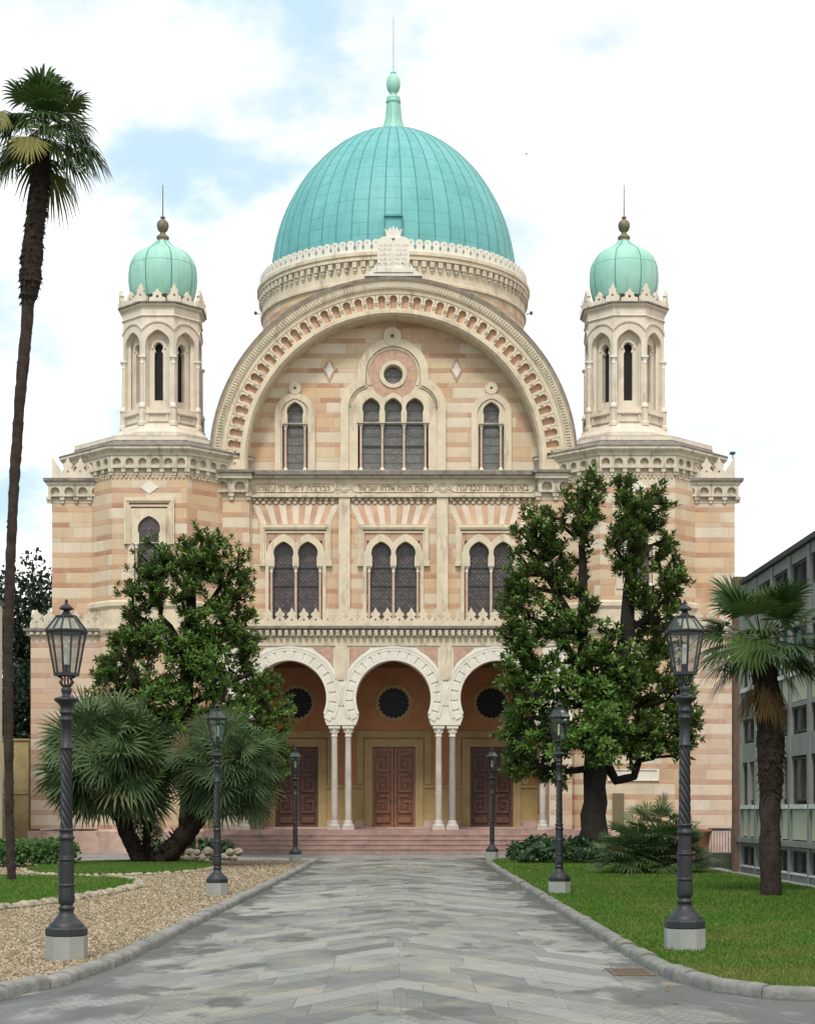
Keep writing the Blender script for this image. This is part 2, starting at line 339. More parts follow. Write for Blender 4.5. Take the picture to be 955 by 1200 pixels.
class MB:
    def __init__(s): s.v = []; s.f = []; s.m = []; s.sm = []
    def add(s, vs, fs, mi=0, smooth=False):
        b = len(s.v); s.v += [tuple(v) for v in vs]
        for f in fs: s.f.append([b + i for i in f]); s.m.append(mi); s.sm.append(smooth)
    def box(s, x0, x1, y0, y1, z0, z1, mi=0):
        if x0 > x1: x0, x1 = x1, x0
        s.add([(x0, y0, z0), (x1, y0, z0), (x1, y1, z0), (x0, y1, z0), (x0, y0, z1), (x1, y0, z1), (x1, y1, z1), (x0, y1, z1)],
              [(0, 3, 2, 1), (4, 5, 6, 7), (0, 1, 5, 4), (1, 2, 6, 5), (2, 3, 7, 6), (3, 0, 4, 7)], mi)
    def fbox(s, fr, a0, a1, z0, z1, o0, o1, mi=0):
        c = [(a0, z0, o1), (a1, z0, o1), (a1, z0, o0), (a0, z0, o0), (a0, z1, o1), (a1, z1, o1), (a1, z1, o0), (a0, z1, o0)]
        s.add([fr.p(*q) for q in c], [(0, 3, 2, 1), (4, 5, 6, 7), (0, 1, 5, 4), (1, 2, 6, 5), (2, 3, 7, 6), (3, 0, 4, 7)], mi)
    def plate(s, fmap, outer, holes=(), o0=0., o1=-.1, mi=0, mside=None, back=False):
        """flat polygon (a,z) with holes; front at o0, reveals to o1. fmap(a,z,o)->xyz"""
        if isinstance(fmap, Fr): fmap = fmap.p
        outer = list(outer); 
        if area2(outer) < 0: outer.reverse()
        hs = []
        for h in holes:
            h = list(h)
            if area2(h) > 0: h.reverse()
            hs.append(h)
        polys = [outer] + hs
        flat = [q for p in polys for q in p]
        tris = tessellate_polygon([[Vector((q[0], q[1], 0)) for q in p] for p in polys])
        fs = []
        for t in tris:
            a, b, c = (flat[i] for i in t)
            ar = (b[0] - a[0]) * (c[1] - a[1]) - (c[0] - a[0]) * (b[1] - a[1])
            if abs(ar) < 1e-12: continue
            fs.append(t if ar > 0 else (t[0], t[2], t[1]))
        s.add([fmap(q[0], q[1], o0) for q in flat], fs, mi)
        if back: s.add([fmap(q[0], q[1], o1) for q in flat], [(f[0], f[2], f[1]) for f in fs], mi)
        ms = mi if mside is None else mside
        for p in polys:
            n = len(p)
            s.add([fmap(q[0], q[1], o0) for q in p] + [fmap(q[0], q[1], o1) for q in p],
                  [(i, n + i, n + (i + 1) % n, (i + 1) % n) for i in range(n)], ms)
    def lathe(s, prof, n=24, c=(0, 0), a0=0., mi=0, smooth=True, rf=None, caps=True):
        """prof = [(r,z)] bottom to top"""
        cx, cy = c; vs = []
        for r, z in prof:
            for k in range(n):
                a = a0 + 2 * PI * k / n; rr = r * (rf(a, z) if rf else 1)
                vs.append((cx + rr * math.cos(a), cy + rr * math.sin(a), z))
        fs = [(i * n + k, i * n + (k + 1) % n, (i + 1) * n + (k + 1) % n, (i + 1) * n + k) for i in range(len(prof) - 1) for k in range(n)]
        s.add(vs, fs, mi, smooth)
        if caps:
            s.add(vs[:n], [tuple(reversed(range(n)))], mi); s.add(vs[-n:], [tuple(range(n))], mi)
    def tube(s, pts, rad, n=8, mi=0, jit=0., caps=True, closed=False):
        pts = [Vector(p) for p in pts]; m = len(pts)
        if not hasattr(rad, '__len__'): rad = [rad] * m
        ref = None; vs = []
        for i, p in enumerate(pts):
            if closed: d = pts[(i + 1) % m] - pts[i - 1]
            else: d = pts[min(i + 1, m - 1)] - pts[max(i - 1, 0)]
            d.normalize()
            if ref is None: ref = Vector((1, 0, 0)) if abs(d.x) < .8 else Vector((0, 1, 0))
            e1 = (ref - d * ref.dot(d)).normalized(); e2 = d.cross(e1); ref = e1
            for k in range(n):
                a = 2 * PI * k / n; r = rad[i] * (1 + (rnd.random() - .5) * jit)
                vs.append(p + (e1 * math.cos(a) + e2 * math.sin(a)) * r)
        rng = m if closed else m - 1
        s.add(vs, [(i * n + k, i * n + (k + 1) % n, ((i + 1) % m) * n + (k + 1) % n, ((i + 1) % m) * n + k) for i in range(rng) for k in range(n)], mi, True)
        if caps and not closed:
            s.add(vs[:n], [tuple(reversed(range(n)))], mi); s.add(vs[-n:], [tuple(range(n))], mi)
    def sweep(s, path, prof, mi=0, mis=None):
        """path=[(base3, dir3)], prof=[(r, y)] : point = base+dir*r with y absolute"""
        vs = []
        for (b, d) in path:
            for r, y in prof: vs.append((b[0] + d[0] * r, y, b[2] + d[2] * r))
        k = len(prof)
        for j in range(k - 1):
            s.add(vs, [], 0) if False else None
        base = len(s.v); s.v += vs
        for i in range(len(path) - 1):
            for j in range(k - 1):
                s.f.append([base + i * k + j, base + i * k + j + 1, base + (i + 1) * k + j + 1, base + (i + 1) * k + j])
                s.m.append(mis[j] if mis else mi); s.sm.append(False)
    def build(s, name, mats, parent=None, world=True):
        me = bpy.data.meshes.new(name)
        me.from_pydata(s.v, [], s.f); 
        if not isinstance(mats, (list, tuple)): mats = [mats]
        for m in mats: me.materials.append(M[m] if isinstance(m, str) else m)
        me.polygons.foreach_set('material_index', s.m); me.polygons.foreach_set('use_smooth', s.sm)
        me.update()
        return link(name, me, parent, world)

def wloc(o):
    m = Matrix.Identity(4)
    while o is not None:
        m = Matrix.Translation(o.location) @ m; o = o.parent
        if o is not None and False: pass
    return m
def link(name, me, parent=None, world=True):
    o = bpy.data.objects.new(name, me); C.objects.link(o)
    if parent is not None:
        o.parent = parent
        if world and parent.parent is None and parent.type == 'EMPTY':
            o.matrix_parent_inverse = Matrix.Translation(-parent.location)
    return o
def npmesh(name, verts, faces, mat, parent=None, world=True):
    """verts (n,3) array, faces (m,k) array"""
    me = bpy.data.meshes.new(name); k = faces.shape[1]
    me.vertices.add(len(verts)); me.vertices.foreach_set('co', np.ascontiguousarray(verts, dtype=np.float32).ravel())
    me.loops.add(faces.size); me.loops.foreach_set('vertex_index', np.ascontiguousarray(faces, dtype=np.int32).ravel())
    me.polygons.add(len(faces)); me.polygons.foreach_set('loop_start', np.arange(0, faces.size, k, dtype=np.int32))
    me.update(calc_edges=True)
    me.materials.append(M[mat]); return link(name, me, parent, world)
def tag(o, label=None, cat=None, group=None, kind=None):
    if label: o['label'] = label
    if cat: o['category'] = cat
    if group: o['group'] = group
    if kind: o['kind'] = kind
    return o
def thing(name, label, cat, loc=(0, 0, 0), group=None):
    o = bpy.data.objects.new(name, None); C.objects.link(o); o.location = loc; o.empty_display_size = .3
    return tag(o, label, cat, group)
def copy_tree(o, parent=None):
    c = o.copy(); C.objects.link(c)
    if parent is not None:
        c.parent = parent; c.matrix_parent_inverse = o.matrix_parent_inverse.copy()
    for ch in [q for q in bpy.data.objects if q.parent == o]: copy_tree(ch, c)
    return c

# 2D shapes -----------------------------------------------------------------
def rect(a0, a1, z0, z1): return [(a0, z0), (a1, z0), (a1, z1), (a0, z1)]
def circ(x, z, r, n=28, a0=0, a1=2 * PI, end=False):
    k = n + 1 if end else n
    return [(x + r * math.cos(a0 + (a1 - a0) * i / n), z + r * math.sin(a0 + (a1 - a0) * i / n)) for i in range(k)]
def shoe(cx, zc, r, hw, pt=0., n=22):
    """left notch -> over the top -> right notch"""
    al = math.acos(min(.9999, hw / r)); out = []
    for i in range(n + 1):
        a = PI + al - (PI + 2 * al) * i / n
        out.append((cx + r * math.cos(a), zc + r * math.sin(a) + pt * max(0, 1 - abs(math.cos(a)) / .55) * (1 if math.sin(a) > 0 else 0)))
    return out
def light_hole(lights, x0, x1, z0, zi):
    """opening: rectangle below the impost zi, horseshoes above. lights=[(cx,zc,r,hw,pt)]"""
    p = [(x0, z0), (x0, zi)]
    for (cx, zc, r, hw, pt) in lights: p += [(cx - hw, zi)] + shoe(cx, zc, r, hw, pt) + [(cx + hw, zi)]
    return p + [(x1, zi), (x1, z0)]
def envelope(circles, x0, x1, z0, zlow, n=60, pt=0.):
    p = [(x0, z0)]; xs = [x0 + (x1 - x0) * (1 - math.cos(PI * i / n)) / 2 for i in range(n + 1)]
    for x in xs:
        z = zlow
        for (cx, zc, r) in circles:
            d = r * r - (x - cx) ** 2
            if d >= 0: z = max(z, zc + math.sqrt(d) + pt * max(0, 1 - abs(x - cx) / (r * .5)))
        p.append((x, z))
    return p + [(x1, z0)]
def polyline_inset_dots(mb, fmap, pts, step, sz, o0, o1, mi=0):
    acc = 0.
    for i in range(len(pts) - 1):
        a, b = pts[i], pts[i + 1]; L = math.hypot(b[0] - a[0], b[1] - a[1])
        if L < 1e-6: continue
        d = step - acc
        while d <= L:
            x = a[0] + (b[0] - a[0]) * d / L; z = a[1] + (b[1] - a[1]) * d / L
            mb.plate(fmap, rect(x - sz, x + sz, z - sz, z + sz), (), o0, o1, mi); d += step
        acc = (acc + L) % step if L < step - acc else L - (d - step)

def crest(mb, fmap, a0, a1, z0, spacing, h, th=.10, mi=0, style='lily', back=True, base=.14):
    if isinstance(fmap, Fr): fmap = fmap.p
    n = max(1, round((a1 - a0) / spacing)); w = (a1 - a0) / n
    half = {'lily': [(.5, 0), (.5, .30), (.43, .38), (.33, .44), (.25, .52), (.40, .58), (.37, .68), (.18, .76)],
            'round': [(.5, 0), (.5, .20), (.38, .26), (.33, .46), (.44, .56), (.46, .74), (.34, .92), (.14, 1.0)],
            'spike': [(.5, 0), (.5, .30), (.30, .36), (.24, .55), (.32, .62), (.16, .72)]}[style]
    for i in range(n):
        c = a0 + w * (i + .5); hh = h
        if style == 'spike' and i % 2 == 1: hh = h * .72
        right = [(c + w * x, z0 + hh * z) for x, z in half]; top = [] if style == 'round' else [(c, z0 + hh)]
        left = [(c - w * x, z0 + hh * z) for x, z in reversed(half)]
        hole = [circ(c, z0 + hh * (.74 if style == 'round' else .22 + base / h * .6), w * .09, 8)]
        mb.plate(fmap, right + top + left, hole, th / 2, -th / 2, mi, back=back)

def arch_frieze(mb, fmap, a0, a1, z0, z1, n, o0=.14, o1=0., mi=0, mn=1, corbel=True):
    """row of round blind niches on corbels"""
    if isinstance(fmap, Fr): fmap = fmap.p
    w = (a1 - a0) / n; H = z1 - z0
    for i in range(n + 1):
        x = a0 + w * i
        if corbel:
            mb.plate(fmap, rect(x - w * .17, x + w * .17, z0 + H * .16, z0 + H * .36 - .004), (), o0 - .03, o1 + .013, mi)
            mb.plate(fmap, rect(x - w * .11, x + w * .11, z0, z0 + H * .16 - .004), (), o0 - .07, o1 + .013, mi)
    for i in range(n):
        c = a0 + w * (i + .5); r = min(w * .33, H * .26)
        zc = z1 - H * .12 - r
        h = shoe(c, zc, r, r * .75, 0, 12)
        zb = z0 + H * .36
        mb.plate(fmap, [(a0 + w * i, zb), (a0 + w * (i + 1), zb), (a0 + w * (i + 1), z1), (a0 + w * i, z1)], [h], o0, o1, mi)
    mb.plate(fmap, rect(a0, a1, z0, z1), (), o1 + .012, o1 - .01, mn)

def dentils(mb, fmap, a0, a1, z0, z1, spacing, o0, o1, mi=0, duty=.5):
    if isinstance(fmap, Fr): fmap = fmap.p
    n = max(1, round((a1 - a0) / spacing)); w = (a1 - a0) / n
    for i in range(n):
        mb.plate(fmap, rect(a0 + w * i, a0 + w * (i + duty), z0, z1), (), o0, o1, mi)

def colonnette(x, y, z0, z1, r, name, parent, mshaft='pinkshaft', n=12):
    mb = MB(); h = z1 - z0; b = r * 2.2; cp = r * 3.6
    mb.lathe([(r * 1.7, z0), (r * 1.7, z0 + b * .4), (r * 1.35, z0 + b * .7), (r * 1.1, z0 + b)], n, (x, y), 0, 1)
    mb.lathe([(r, z0 + b), (r * .93, z1 - cp)], n, (x, y), 0, 0)
    mb.lathe([(r * 1.15, z1 - cp), (r * 1.15, z1 - cp * .88), (r * .98, z1 - cp * .84), (r * 1.3, z1 - cp * .5), (r * 1.75, z1 - cp * .22)], n, (x, y), 0, 1)
    mb.box(x - r * 1.8, x + r * 1.8, y - r * 1.8, y + r * 1.8, z1 - cp * .22, z1, 1)
    return mb.build(name, [mshaft, 'white'], parent)

# =================================================================== SYNAGOGUE
syn = thing('synagogue', 'striped pink and cream stone synagogue with a green copper dome and two minarets', 'synagogue', (0, 63.2, 0))
YT, YA, YW, YWL, YP, YC, YG, YB = 62.8, 63.2, 63.7, 63.35, 64.0, 64.3, 64.9, 66.9
fA, fC, fG, fP, fB = Fr(0, YA), Fr(0, YC), Fr(0, YG), Fr(0, YP), Fr(0, YB)
def xz(pts, Y): return [(X(a, Y), Z(b, Y)) for a, b in pts]

# ---- portico arcade
s = YA / 2000
xo = 6.62
zb_i = Z(850, YA); z_top = Z(747, YA); zt0 = .88
arch_x = [X(338.5, YA), X(461, YA), X(583.5, YA)]
rA = 43.8 * s; zcA = Z(818.5, YA); hwA = 40.5 * s
xin = X(644, YA)
outer = [(-xo, .0), (-xin, .0), (-xin, zb_i)]
for cx in arch_x:
    outer += [(cx - 44.3 * s, zb_i), (cx - 44.3 * s + .09, Z(842, YA))] + shoe(cx, zcA, rA, hwA, 0.06, 36) + [(cx + 44.3 * s - .09, Z(842, YA)), (cx + 44.3 * s, zb_i)]
outer += [(xin, zb_i), (xin, 0), (xo, 0), (xo, z_top), (-xo, z_top)]
mb = MB(); mb.plate(fA, outer, (), 0, -.85, 0, 1, back=True)
mb.build('arcade_wall', ['white', 'white'], syn)
for sgn in (-1, 1):   # striped flanking piers of the portico
    mb = MB(); a0, a1 = sorted((sgn * (xin + .02), sgn * (xo - .01)))
    mb.plate(fA, rect(a0, a1, .9, Z(852, YA)), (), .02, 0, 0); mb.build('pier_facing', 'stripe_low', syn)
for ci, cx in enumerate(arch_x):
    mb = MB()
    nv = 19; aa0, aa1 = R(-30), R(210)
    for k in range(nv):
        t0 = aa0 + (aa1 - aa0) * k / nv; t1 = aa0 + (aa1 - aa0) * (k + 1) / nv
        r0 = 44.3 * s; r1 = 58.5 * s; mid = (t0 + t1) / 2
        def cell(ra, rb, ta, tb): 
            return [(cx + ra * math.cos(ta), zcA + ra * math.sin(ta)), (cx + rb * math.cos(ta), zcA + rb * math.sin(ta)), (cx + rb * math.cos(tb), zcA + rb * math.sin(tb)), (cx + ra * math.cos(tb), zcA + ra * math.sin(tb))]
        g = (t1 - t0) * .13
        mb.plate(fA, cell(47.6 * s, 55.6 * s, t0 + g * .4, t1 - g * 1.6), (), .036, 0)
    for ra, rb, oo in ((44.35, 47.4, .034), (55.8, 58.6, .034)):
        mb.plate(fA, circ(cx, zcA, rb * s, 60, R(-24), R(204), True) + circ(cx, zcA, ra * s, 60, R(204), R(-24), True), (), oo, 0)
    arc = circ(cx, zcA, 61.1 * s, 50, R(-8), R(188), True); arc2 = circ(cx, zcA, 58.8 * s, 50, R(188), R(-8), True)
    if ci != 1:   # clip to the wall width
        arc = [(max(-xo + .01, min(xo - .01, a)), b) for a, b in arc]
    mb.plate(fA, arc + arc2, (), .045, 0); mb.build('archivolt', 'white', syn)
for px in (400, 522):
    mb = MB(); x = X(px, YA); mb.fbox(fA, x - 7 * s, x + 7 * s, Z(797, YA), Z(757, YA) - .002, 0, .05); mb.build('arcade_pilaster', 'cream', syn)
mb = MB(); mb.fbox(fA, -xo, xo, Z(757, YA), z_top, 0, .05); mb.build('arcade_band', 'cream', syn)
mb = MB()
for cx in arch_x:
    for sg in (-1, 1):
        xs = 50 * s; pts = [(cx + sg * 28 * s, Z(759, YA)), (cx + sg * 52 * s, Z(759, YA)), (cx + sg * 52 * s, Z(783, YA))]
        a1 = math.atan2(pts[2][1] - zcA, 52 * s); a2 = math.atan2(pts[0][1] - zcA, 28 * s)
        pts += [(cx + sg * 64 * s * math.cos(a1 + (a2 - a1) * k / 6), zcA + 64 * s * math.sin(a1 + (a2 - a1) * k / 6)) for k in range(7)][1:-1]
        if abs(pts[1][0]) < xo - .05: mb = MB(); mb.plate(fA, pts, (), .02, 0); mb.build('spandrel_panel', 'pink', syn)
# columns
cols = []
for cx in arch_x:
    for sg in (-1, 1): cols.append(cx + sg * 53.2 * s)
def column(x, y, name='column', mat='colshaft'):
    o = bpy.data.objects.new
    mb = MB(); r = .122; z0 = zt0; z1 = zb_i
    mb.lathe([(r, z0 + .33), (r * 1.02, z0 + 1.4), (r * .88, z1 - .42)], 20, (x, y))
    ob = mb.build(name, mat, syn)
    mb = MB(); mb.box(x - .23, x + .23, y - .23, y + .23, z0, z0 + .10)
    mb.lathe([(.225, z0 + .10), (.235, z0 + .15), (.20, z0 + .19), (.165, z0 + .22), (.18, z0 + .27), (.15, z0 + .32), (.125, z0 + .35)], 20, (x, y))
    mb.build('column_base', 'colshaft', ob, False)
    mb = MB(); mb.lathe([(.13, z1 - .42), (.135, z1 - .38), (.11, z1 - .36), (.15, z1 - .24), (.16, z1 - .2), (.19, z1 - .12)], 20, (x, y))
    for k in range(8):
        a = k * PI / 4; mb.box(x + .15 * math.cos(a) - .03, x + .15 * math.cos(a) + .03, y + .15 * math.sin(a) - .03, y + .15 * math.sin(a) + .03, z1 - .27, z1 - .14)
    mb.box(x - .215, x + .215, y - .215, y + .215, z1 - .12, z1 - .004)
    mb.build('capital', 'white', ob, False)
for i, x in enumerate(cols):
    column(x, YA + .25, mat='colshaftg' if i in (4,) else 'colshaft')
# arcade cornice, terrace, crest
mb = MB()
zc0 = Z(736, YA)
mb.box(-xo, xo, YA - .30, YA + .3, Z(737.5, YA), zc0 + .05, 0)
mb.box(-xo, xo, YA - .08, YA + .3, z_top, Z(737.5, YA) - .003, 1)
dentils(mb, fA, -xo, xo, Z(745.5, YA), Z(739, YA), .235, .25, .07, 1, .55)
for k in range(int(2 * xo / .235)):
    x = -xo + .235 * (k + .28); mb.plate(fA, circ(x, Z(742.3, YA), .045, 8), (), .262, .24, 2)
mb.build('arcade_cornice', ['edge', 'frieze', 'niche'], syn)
mb = MB(); mb.box(-xo, xo, YA + .3, YC + .3, zc0 - .25, zc0 + .03); mb.build('terrace', 'forecourt', syn)
mb = MB(); crest(mb, Fr(0, YA - .12), -xo, xo, zc0 + .05, .437, .70, .11, 0); mb.build('parapet', 'cream', syn)

# portico interior
mb = MB()
zce = 7.2
doors = [(X(347.8, YB), 'wooddk'), (X(461.5, YB), 'wood'), (X(576, YB), 'wooddk')]
dw = 25.2 * YB / 2000; zd1 = Z(875.5, YB)
zdado = Z(922, YB)
xw = 7.0
xs = [-xw] + [q for d, _ in doors for q in (d - dw, d + dw)] + [xw]
for i in range(0, 8, 2):
    mb.plate(fB, rect(xs[i], xs[i + 1], zt0, zdado), (), 0, -.3, 1)
holes = [circ(d, Z(824, YB), .60, 28) for d, _ in doors]
top = [(-xw, zdado)]
for d, _ in doors: top += [(d - dw, zdado), (d - dw, zd1), (d + dw, zd1), (d + dw, zdado)]
top += [(xw, zdado), (xw, zce), (-xw, zce)]
mb.plate(fB, top, holes, 0, -.3, 0)
mb.box(-xw - .1, -xw, YA + .84, YB + .3, 0, zce, 0); mb.box(xw, xw + .1, YA + .84, YB + .3, 0, zce, 0)
mb.build('portico_wall', ['terracotta', 'ochre'], syn)
mb = MB(); mb.box(-xw, xw, YA + .84, YB + .2, zce, zce + .1); mb.build('portico_ceiling', 'wooddk', syn)
for i in range(0, 8, 2):
    mb = MB(); a0, a1 = xs[i] + (.32 if i else 0), xs[i + 1] - (.32 if i < 6 else 0)
    mb.fbox(fB, a0, a1, zdado - .06, zdado + .06, 0, .05, 0); mb.build('dado_moulding', 'ochrefr', syn); mb = MB()
    mb.fbox(fB, a0, a1, zt0, zt0 + .32, 0, .03, 0); mb.build('skirting', 'plinth', syn)
for d, wm in doors:
    fr = MB()
    fr.plate(fB, [(d - dw - .31, zt0), (d - dw, zt0), (d - dw, zd1), (d + dw, zd1), (d + dw, zt0), (d + dw + .31, zt0), (d + dw + .31, zd1 + .30), (d - dw - .31, zd1 + .30)], (), .07, 0)
    fr.plate(fB, [(d - dw - .62, zdado + .08), (d - dw - .36, zdado + .08), (d - dw - .36, zd1 + .36), (d + dw + .36, zd1 + .36), (d + dw + .36, zdado + .08), (d + dw + .62, zdado + .08), (d + dw + .62, zd1 + .62), (d - dw - .62, zd1 + .62)], (), .045, 0)
    fr.box(d - dw - .4, d + dw + .4, YB - .5, YB, zt0, zt0 + .07, 1)
    fo = fr.build('door_surround', ['ochrefr', 'plinth'], syn)
    for sg in (-1, 1):
        db = MB(); a0, a1 = (d - dw, d - .012) if sg < 0 else (d + .012, d + dw)
        fD = Fr(0, YB + .16)
        db.fbox(fD, a0, a1, zt0 + .05, zd1, -.08, 0)
        W = a1 - a0; H = zd1 - zt0 - .05; st = .07
        def q(x0, x1, y0, y1, o=.06):
            aa, bb = (a0 + W * x0, a0 + W * x1) if sg < 0 else (a1 - W * x1, a1 - W * x0)
            db.fbox(fD, aa, bb, zt0 + .05 + H * y0, zt0 + .05 + H * y1, -.01, o, 1)
        q(0, .12, 0, 1, .03); q(.88, 1, 0, 1, .03); q(.12, .88, .95, 1, .03); q(.12, .88, 0, .03, .03)
        for b in range(3):
            y = .18 + b * .26
            q(.2, .8, y, y + .025); q(.2, .28, y + .025, y + .13); q(.2, .55, y + .13, y + .155); q(.72, .8, y + .025, y + .2); q(.38, .8, y + .2, y + .225)
            q(.46, .54, y + .06, y + .105, .05)
        q(.2, .8, .06, .13)
        dob = db.build('door', [wm, 'woodlt' if wm == 'wood' else 'wooddl'], syn)
        h = MB(); h.lathe([(.0, 0), (.03, .01), (.03, .03), (0, .05)], 8, (0, 0)); 
        hx = d + sg * .09
        h = MB(); h.fbox(fD, hx - .015, hx + .015, zt0 + 1.05, zt0 + 1.2, 0, .075); h.build('handle', 'bronze', dob, False)
    oc = MB(); zc = Z(824, YB)
    oc.plate(fB, circ(d, zc, .72, 32), [circ(d, zc, .61, 32)], .05, 0)
    for k in range(20):
        a = 2 * PI * k / 20; oc.plate(fB, circ(d + .60 * math.cos(a), zc + .60 * math.sin(a), .045, 8), (), .03, -.1)
    oo = oc.build('oculus_window', 'ochrefr', syn)
    g = MB(); g.plate(fB, circ(d, zc, .63, 28), (), -.18, -.2); g.build('pane', 'oculus', oo, False)
mb = MB(); mb.box(-xw, xw, YA - .02, YB + .3, .3, zt0); mb.build('portico_floor', 'step', syn)

# steps (terrace step of the portico down to the forecourt)
mb = MB()
for k in range(5):
    z1 = zt0 - .165 * (k + .0); 
    if k: mb.box(-6.35, 6.35, YA - .02 - .40 * k, YA - .02 - .40 * (k - 1) - .0, 0, zt0 - .165 * k + .0, 0)
    if k: mb.box(-6.37, 6.37, YA - .02 - .40 * k - .025, YA - .02 - .40 * k + .04, zt0 - .165 * k - .045, zt0 - .165 * k + .003, 0)
mb.box(-6.35, 6.35, YA - .40, YA - .021, 0, zt0 - .165 * .001 - .002, 0) if False else None
mb.build('steps', 'step', syn)

# ---- central upper wall with three twin windows
s = YC / 2000; xC = X(630, YC)
bays = [346.5, 461, 575.5]
zbw = Z(735, YC)
def twin_lights(c):
    return [(X(c - 14.2, YC), Z(648, YC), 11.7 * s, 10.6 * s, .05), (X(c + 14.2, YC), Z(648, YC), 11.7 * s, 10.6 * s, .05)]
holes = []
for c in bays: holes.append(rect(X(c - 31, YC), X(c + 31, YC), zbw + .1, Z(634, YC)))
mb = MB(); mb.plate(fC, rect(-xC, xC, zbw - .3, Z(556, YC)), holes, 0, -.4, 0)
mb.build('gallery_wall', 'stripe_warm', syn)
for c in bays:
    L = twin_lights(c); zi = Z(664, YC); x0, x1 = X(c - 31.8, YC), X(c + 31.8, YC)
    hole = light_hole(L, x0, x1, zbw + .05, zi)
    w = MB()
    o = [(X(c - 35.5, YC), zbw + .02)] + envelope([(L[0][0], Z(648, YC), 19 * s), (L[1][0], Z(648, YC), 19 * s)], X(c - 35.5, YC), X(c + 35.5, YC), Z(663, YC), Z(648, YC), 50, .10)[1:-1] + [(X(c + 35.5, YC), zbw + .02)]
    w.plate(fC, o + [(x1, zbw + .02)] + list(reversed(hole))[0:] + [(x0, zbw + .02)] if False else o, [[(p[0], max(p[1], zbw + .06)) for p in hole]], .09, -.28, 0)
    # label frame
    def pi_frame(hw, tw, yt, yb, o1, mi=0):
        a, b = X(c - hw, YC), X(c + hw, YC); t = tw * s
        w.plate(fC, [(a, Z(yb, YC)), (a + t, Z(yb, YC)), (a + t, Z(yt, YC) - t), (b - t, Z(yt, YC) - t), (b - t, Z(yb, YC)), (b, Z(yb, YC)), (b, Z(yt, YC)), (a, Z(yt, YC))], (), o1, 0, mi)
    pi_frame(41.5, 5.4, 615.5, 663.5, .13); pi_frame(39.8, 1.6, 617.5, 661, .16); pi_frame(36, 1.8, 623, 664, .075)
    for sg in (-1, 1):
        xx = X(c + sg * 39, YC); w.fbox(fC, xx - .11, xx + .11, Z(664, YC), Z(658, YC), 0, .17)
    w.plate(fC, rect(X(c - 34, YC), X(c + 34, YC), Z(640, YC), Z(625, YC)), (), .02, 0, 1) if False else w.plate(fC, [(X(c - 34, YC), Z(650, YC)), (X(c - 31.5, YC), Z(650, YC)), (X(c - 31.5, YC), Z(633.5, YC)), (X(c + 31.5, YC), Z(633.5, YC)), (X(c + 31.5, YC), Z(650, YC)), (X(c + 34, YC), Z(650, YC)), (X(c + 34, YC), Z(625, YC)), (X(c - 34, YC), Z(625, YC))], (), .02, 0.002, 1)
    wo = w.build('window', ['cream', 'pink'], syn)
    for (cx, zc, r, hw, pt) in L:
        g = MB(); g.plate(fC, rect(cx - 12.6 * s, cx + 12.6 * s, zbw + .06, zc + r + .1), (), -.25, -.27); g.build('pane', 'glass_lo', wo, False)
        for py in (664.5, 686): g = MB(); g.fbox(fC, cx - 11.8 * s, cx + 11.8 * s, Z(py, YC) - .02, Z(py, YC) + .02, -.25, -.20); g.build('saddle_bar', 'winframe', wo, False)
    for px in (c - 28.6, c, c + 28.6): colonnette(X(px, YC), YC + .06, zbw + .06, zi, 1.75 * s, 'colonnette', wo)
    # fan of voussoirs over the frame
    v = MB(); n = 13; zt, zbt = Z(591.5, YC), Z(614.5, YC)
    for k in range(n):
        tp = [X(c - 51 + 102 * (k + q) / n, YC) for q in (0, 1)]; bt = [X(c - 40 + 80 * (k + q) / n, YC) for q in (0, 1)]
        v.plate(fC, [(bt[0], zbt), (bt[1], zbt), (tp[1], zt), (tp[0], zt)], (), .012 + .002 * (k % 2), 0, k % 2)
    v.build('voussoir_fan', ['fancream', 'fanpink'], syn)
for px in (403.7, 518.3):
    mb = MB(); x = X(px, YC); mb.fbox(fC, x - 6.6 * s, x + 6.6 * s, zbw, Z(583, YC), 0, .14); mb.build('pilaster', 'cream', syn)
for px in (291, 631):
    mb = MB(); x = X(px, YC); mb.fbox(fC, x - 4 * s, x + 4 * s, zbw, Z(583, YC), -.1, .10); mb.build('pilaster', 'cream', syn)

# inscription cornice
mb = MB()
xq = X(634, YC) - .12
mb.box(-xq, xq, YC - .42, YC + .3, Z(558.5, YC), Z(553.5, YC), 0)
mb.box(-xq, xq, YC - .28, YC + .3, Z(561.5, YC), Z(558.5, YC) - .003, 1)
mb.box(-xq, xq, YC - .12, YC + .3, Z(583.5, YC), Z(561.5, YC) - .003, 2)
mb.box(-xq, xq, YC - .20, YC - .122, Z(583.5, YC), Z(581.2, YC), 1)
bayr = [(X(296, YC), X(395, YC)), (X(412, YC), X(510, YC)), (X(527, YC), X(626, YC))]
for a0, a1 in bayr:
    dentils(mb, fC, a0, a1, Z(587, YC), Z(584.3, YC), .235, .11, 0, 1, .5)
    dentils(mb, fC, a0 + .117, a1, Z(590.5, YC), Z(587.2, YC), .235, .07, 0, 1, .5)
mb.build('cornice', ['edge', 'frieze', 'cream'], syn)
TXT = ['\u05e0\u05d1\u05e8\u05db\u05d4 \u05dc\u05e4\u05e0\u05d9 \u05d4\u05f3 \u05e2\u05e9\u05e0\u05d5', '\u05dc\u05e9\u05dd \u05d4\u05e9\u05dd \u05d0\u05dc\u05d4\u05d9 \u05d9\u05e9\u05e8\u05d0\u05dc', '\u05d1\u05d0\u05d5 \u05e0\u05e9\u05ea\u05d7\u05d5\u05d4 \u05d5\u05e0\u05db\u05e8\u05e2\u05d4']
fI = Fr(0, YC - .12)
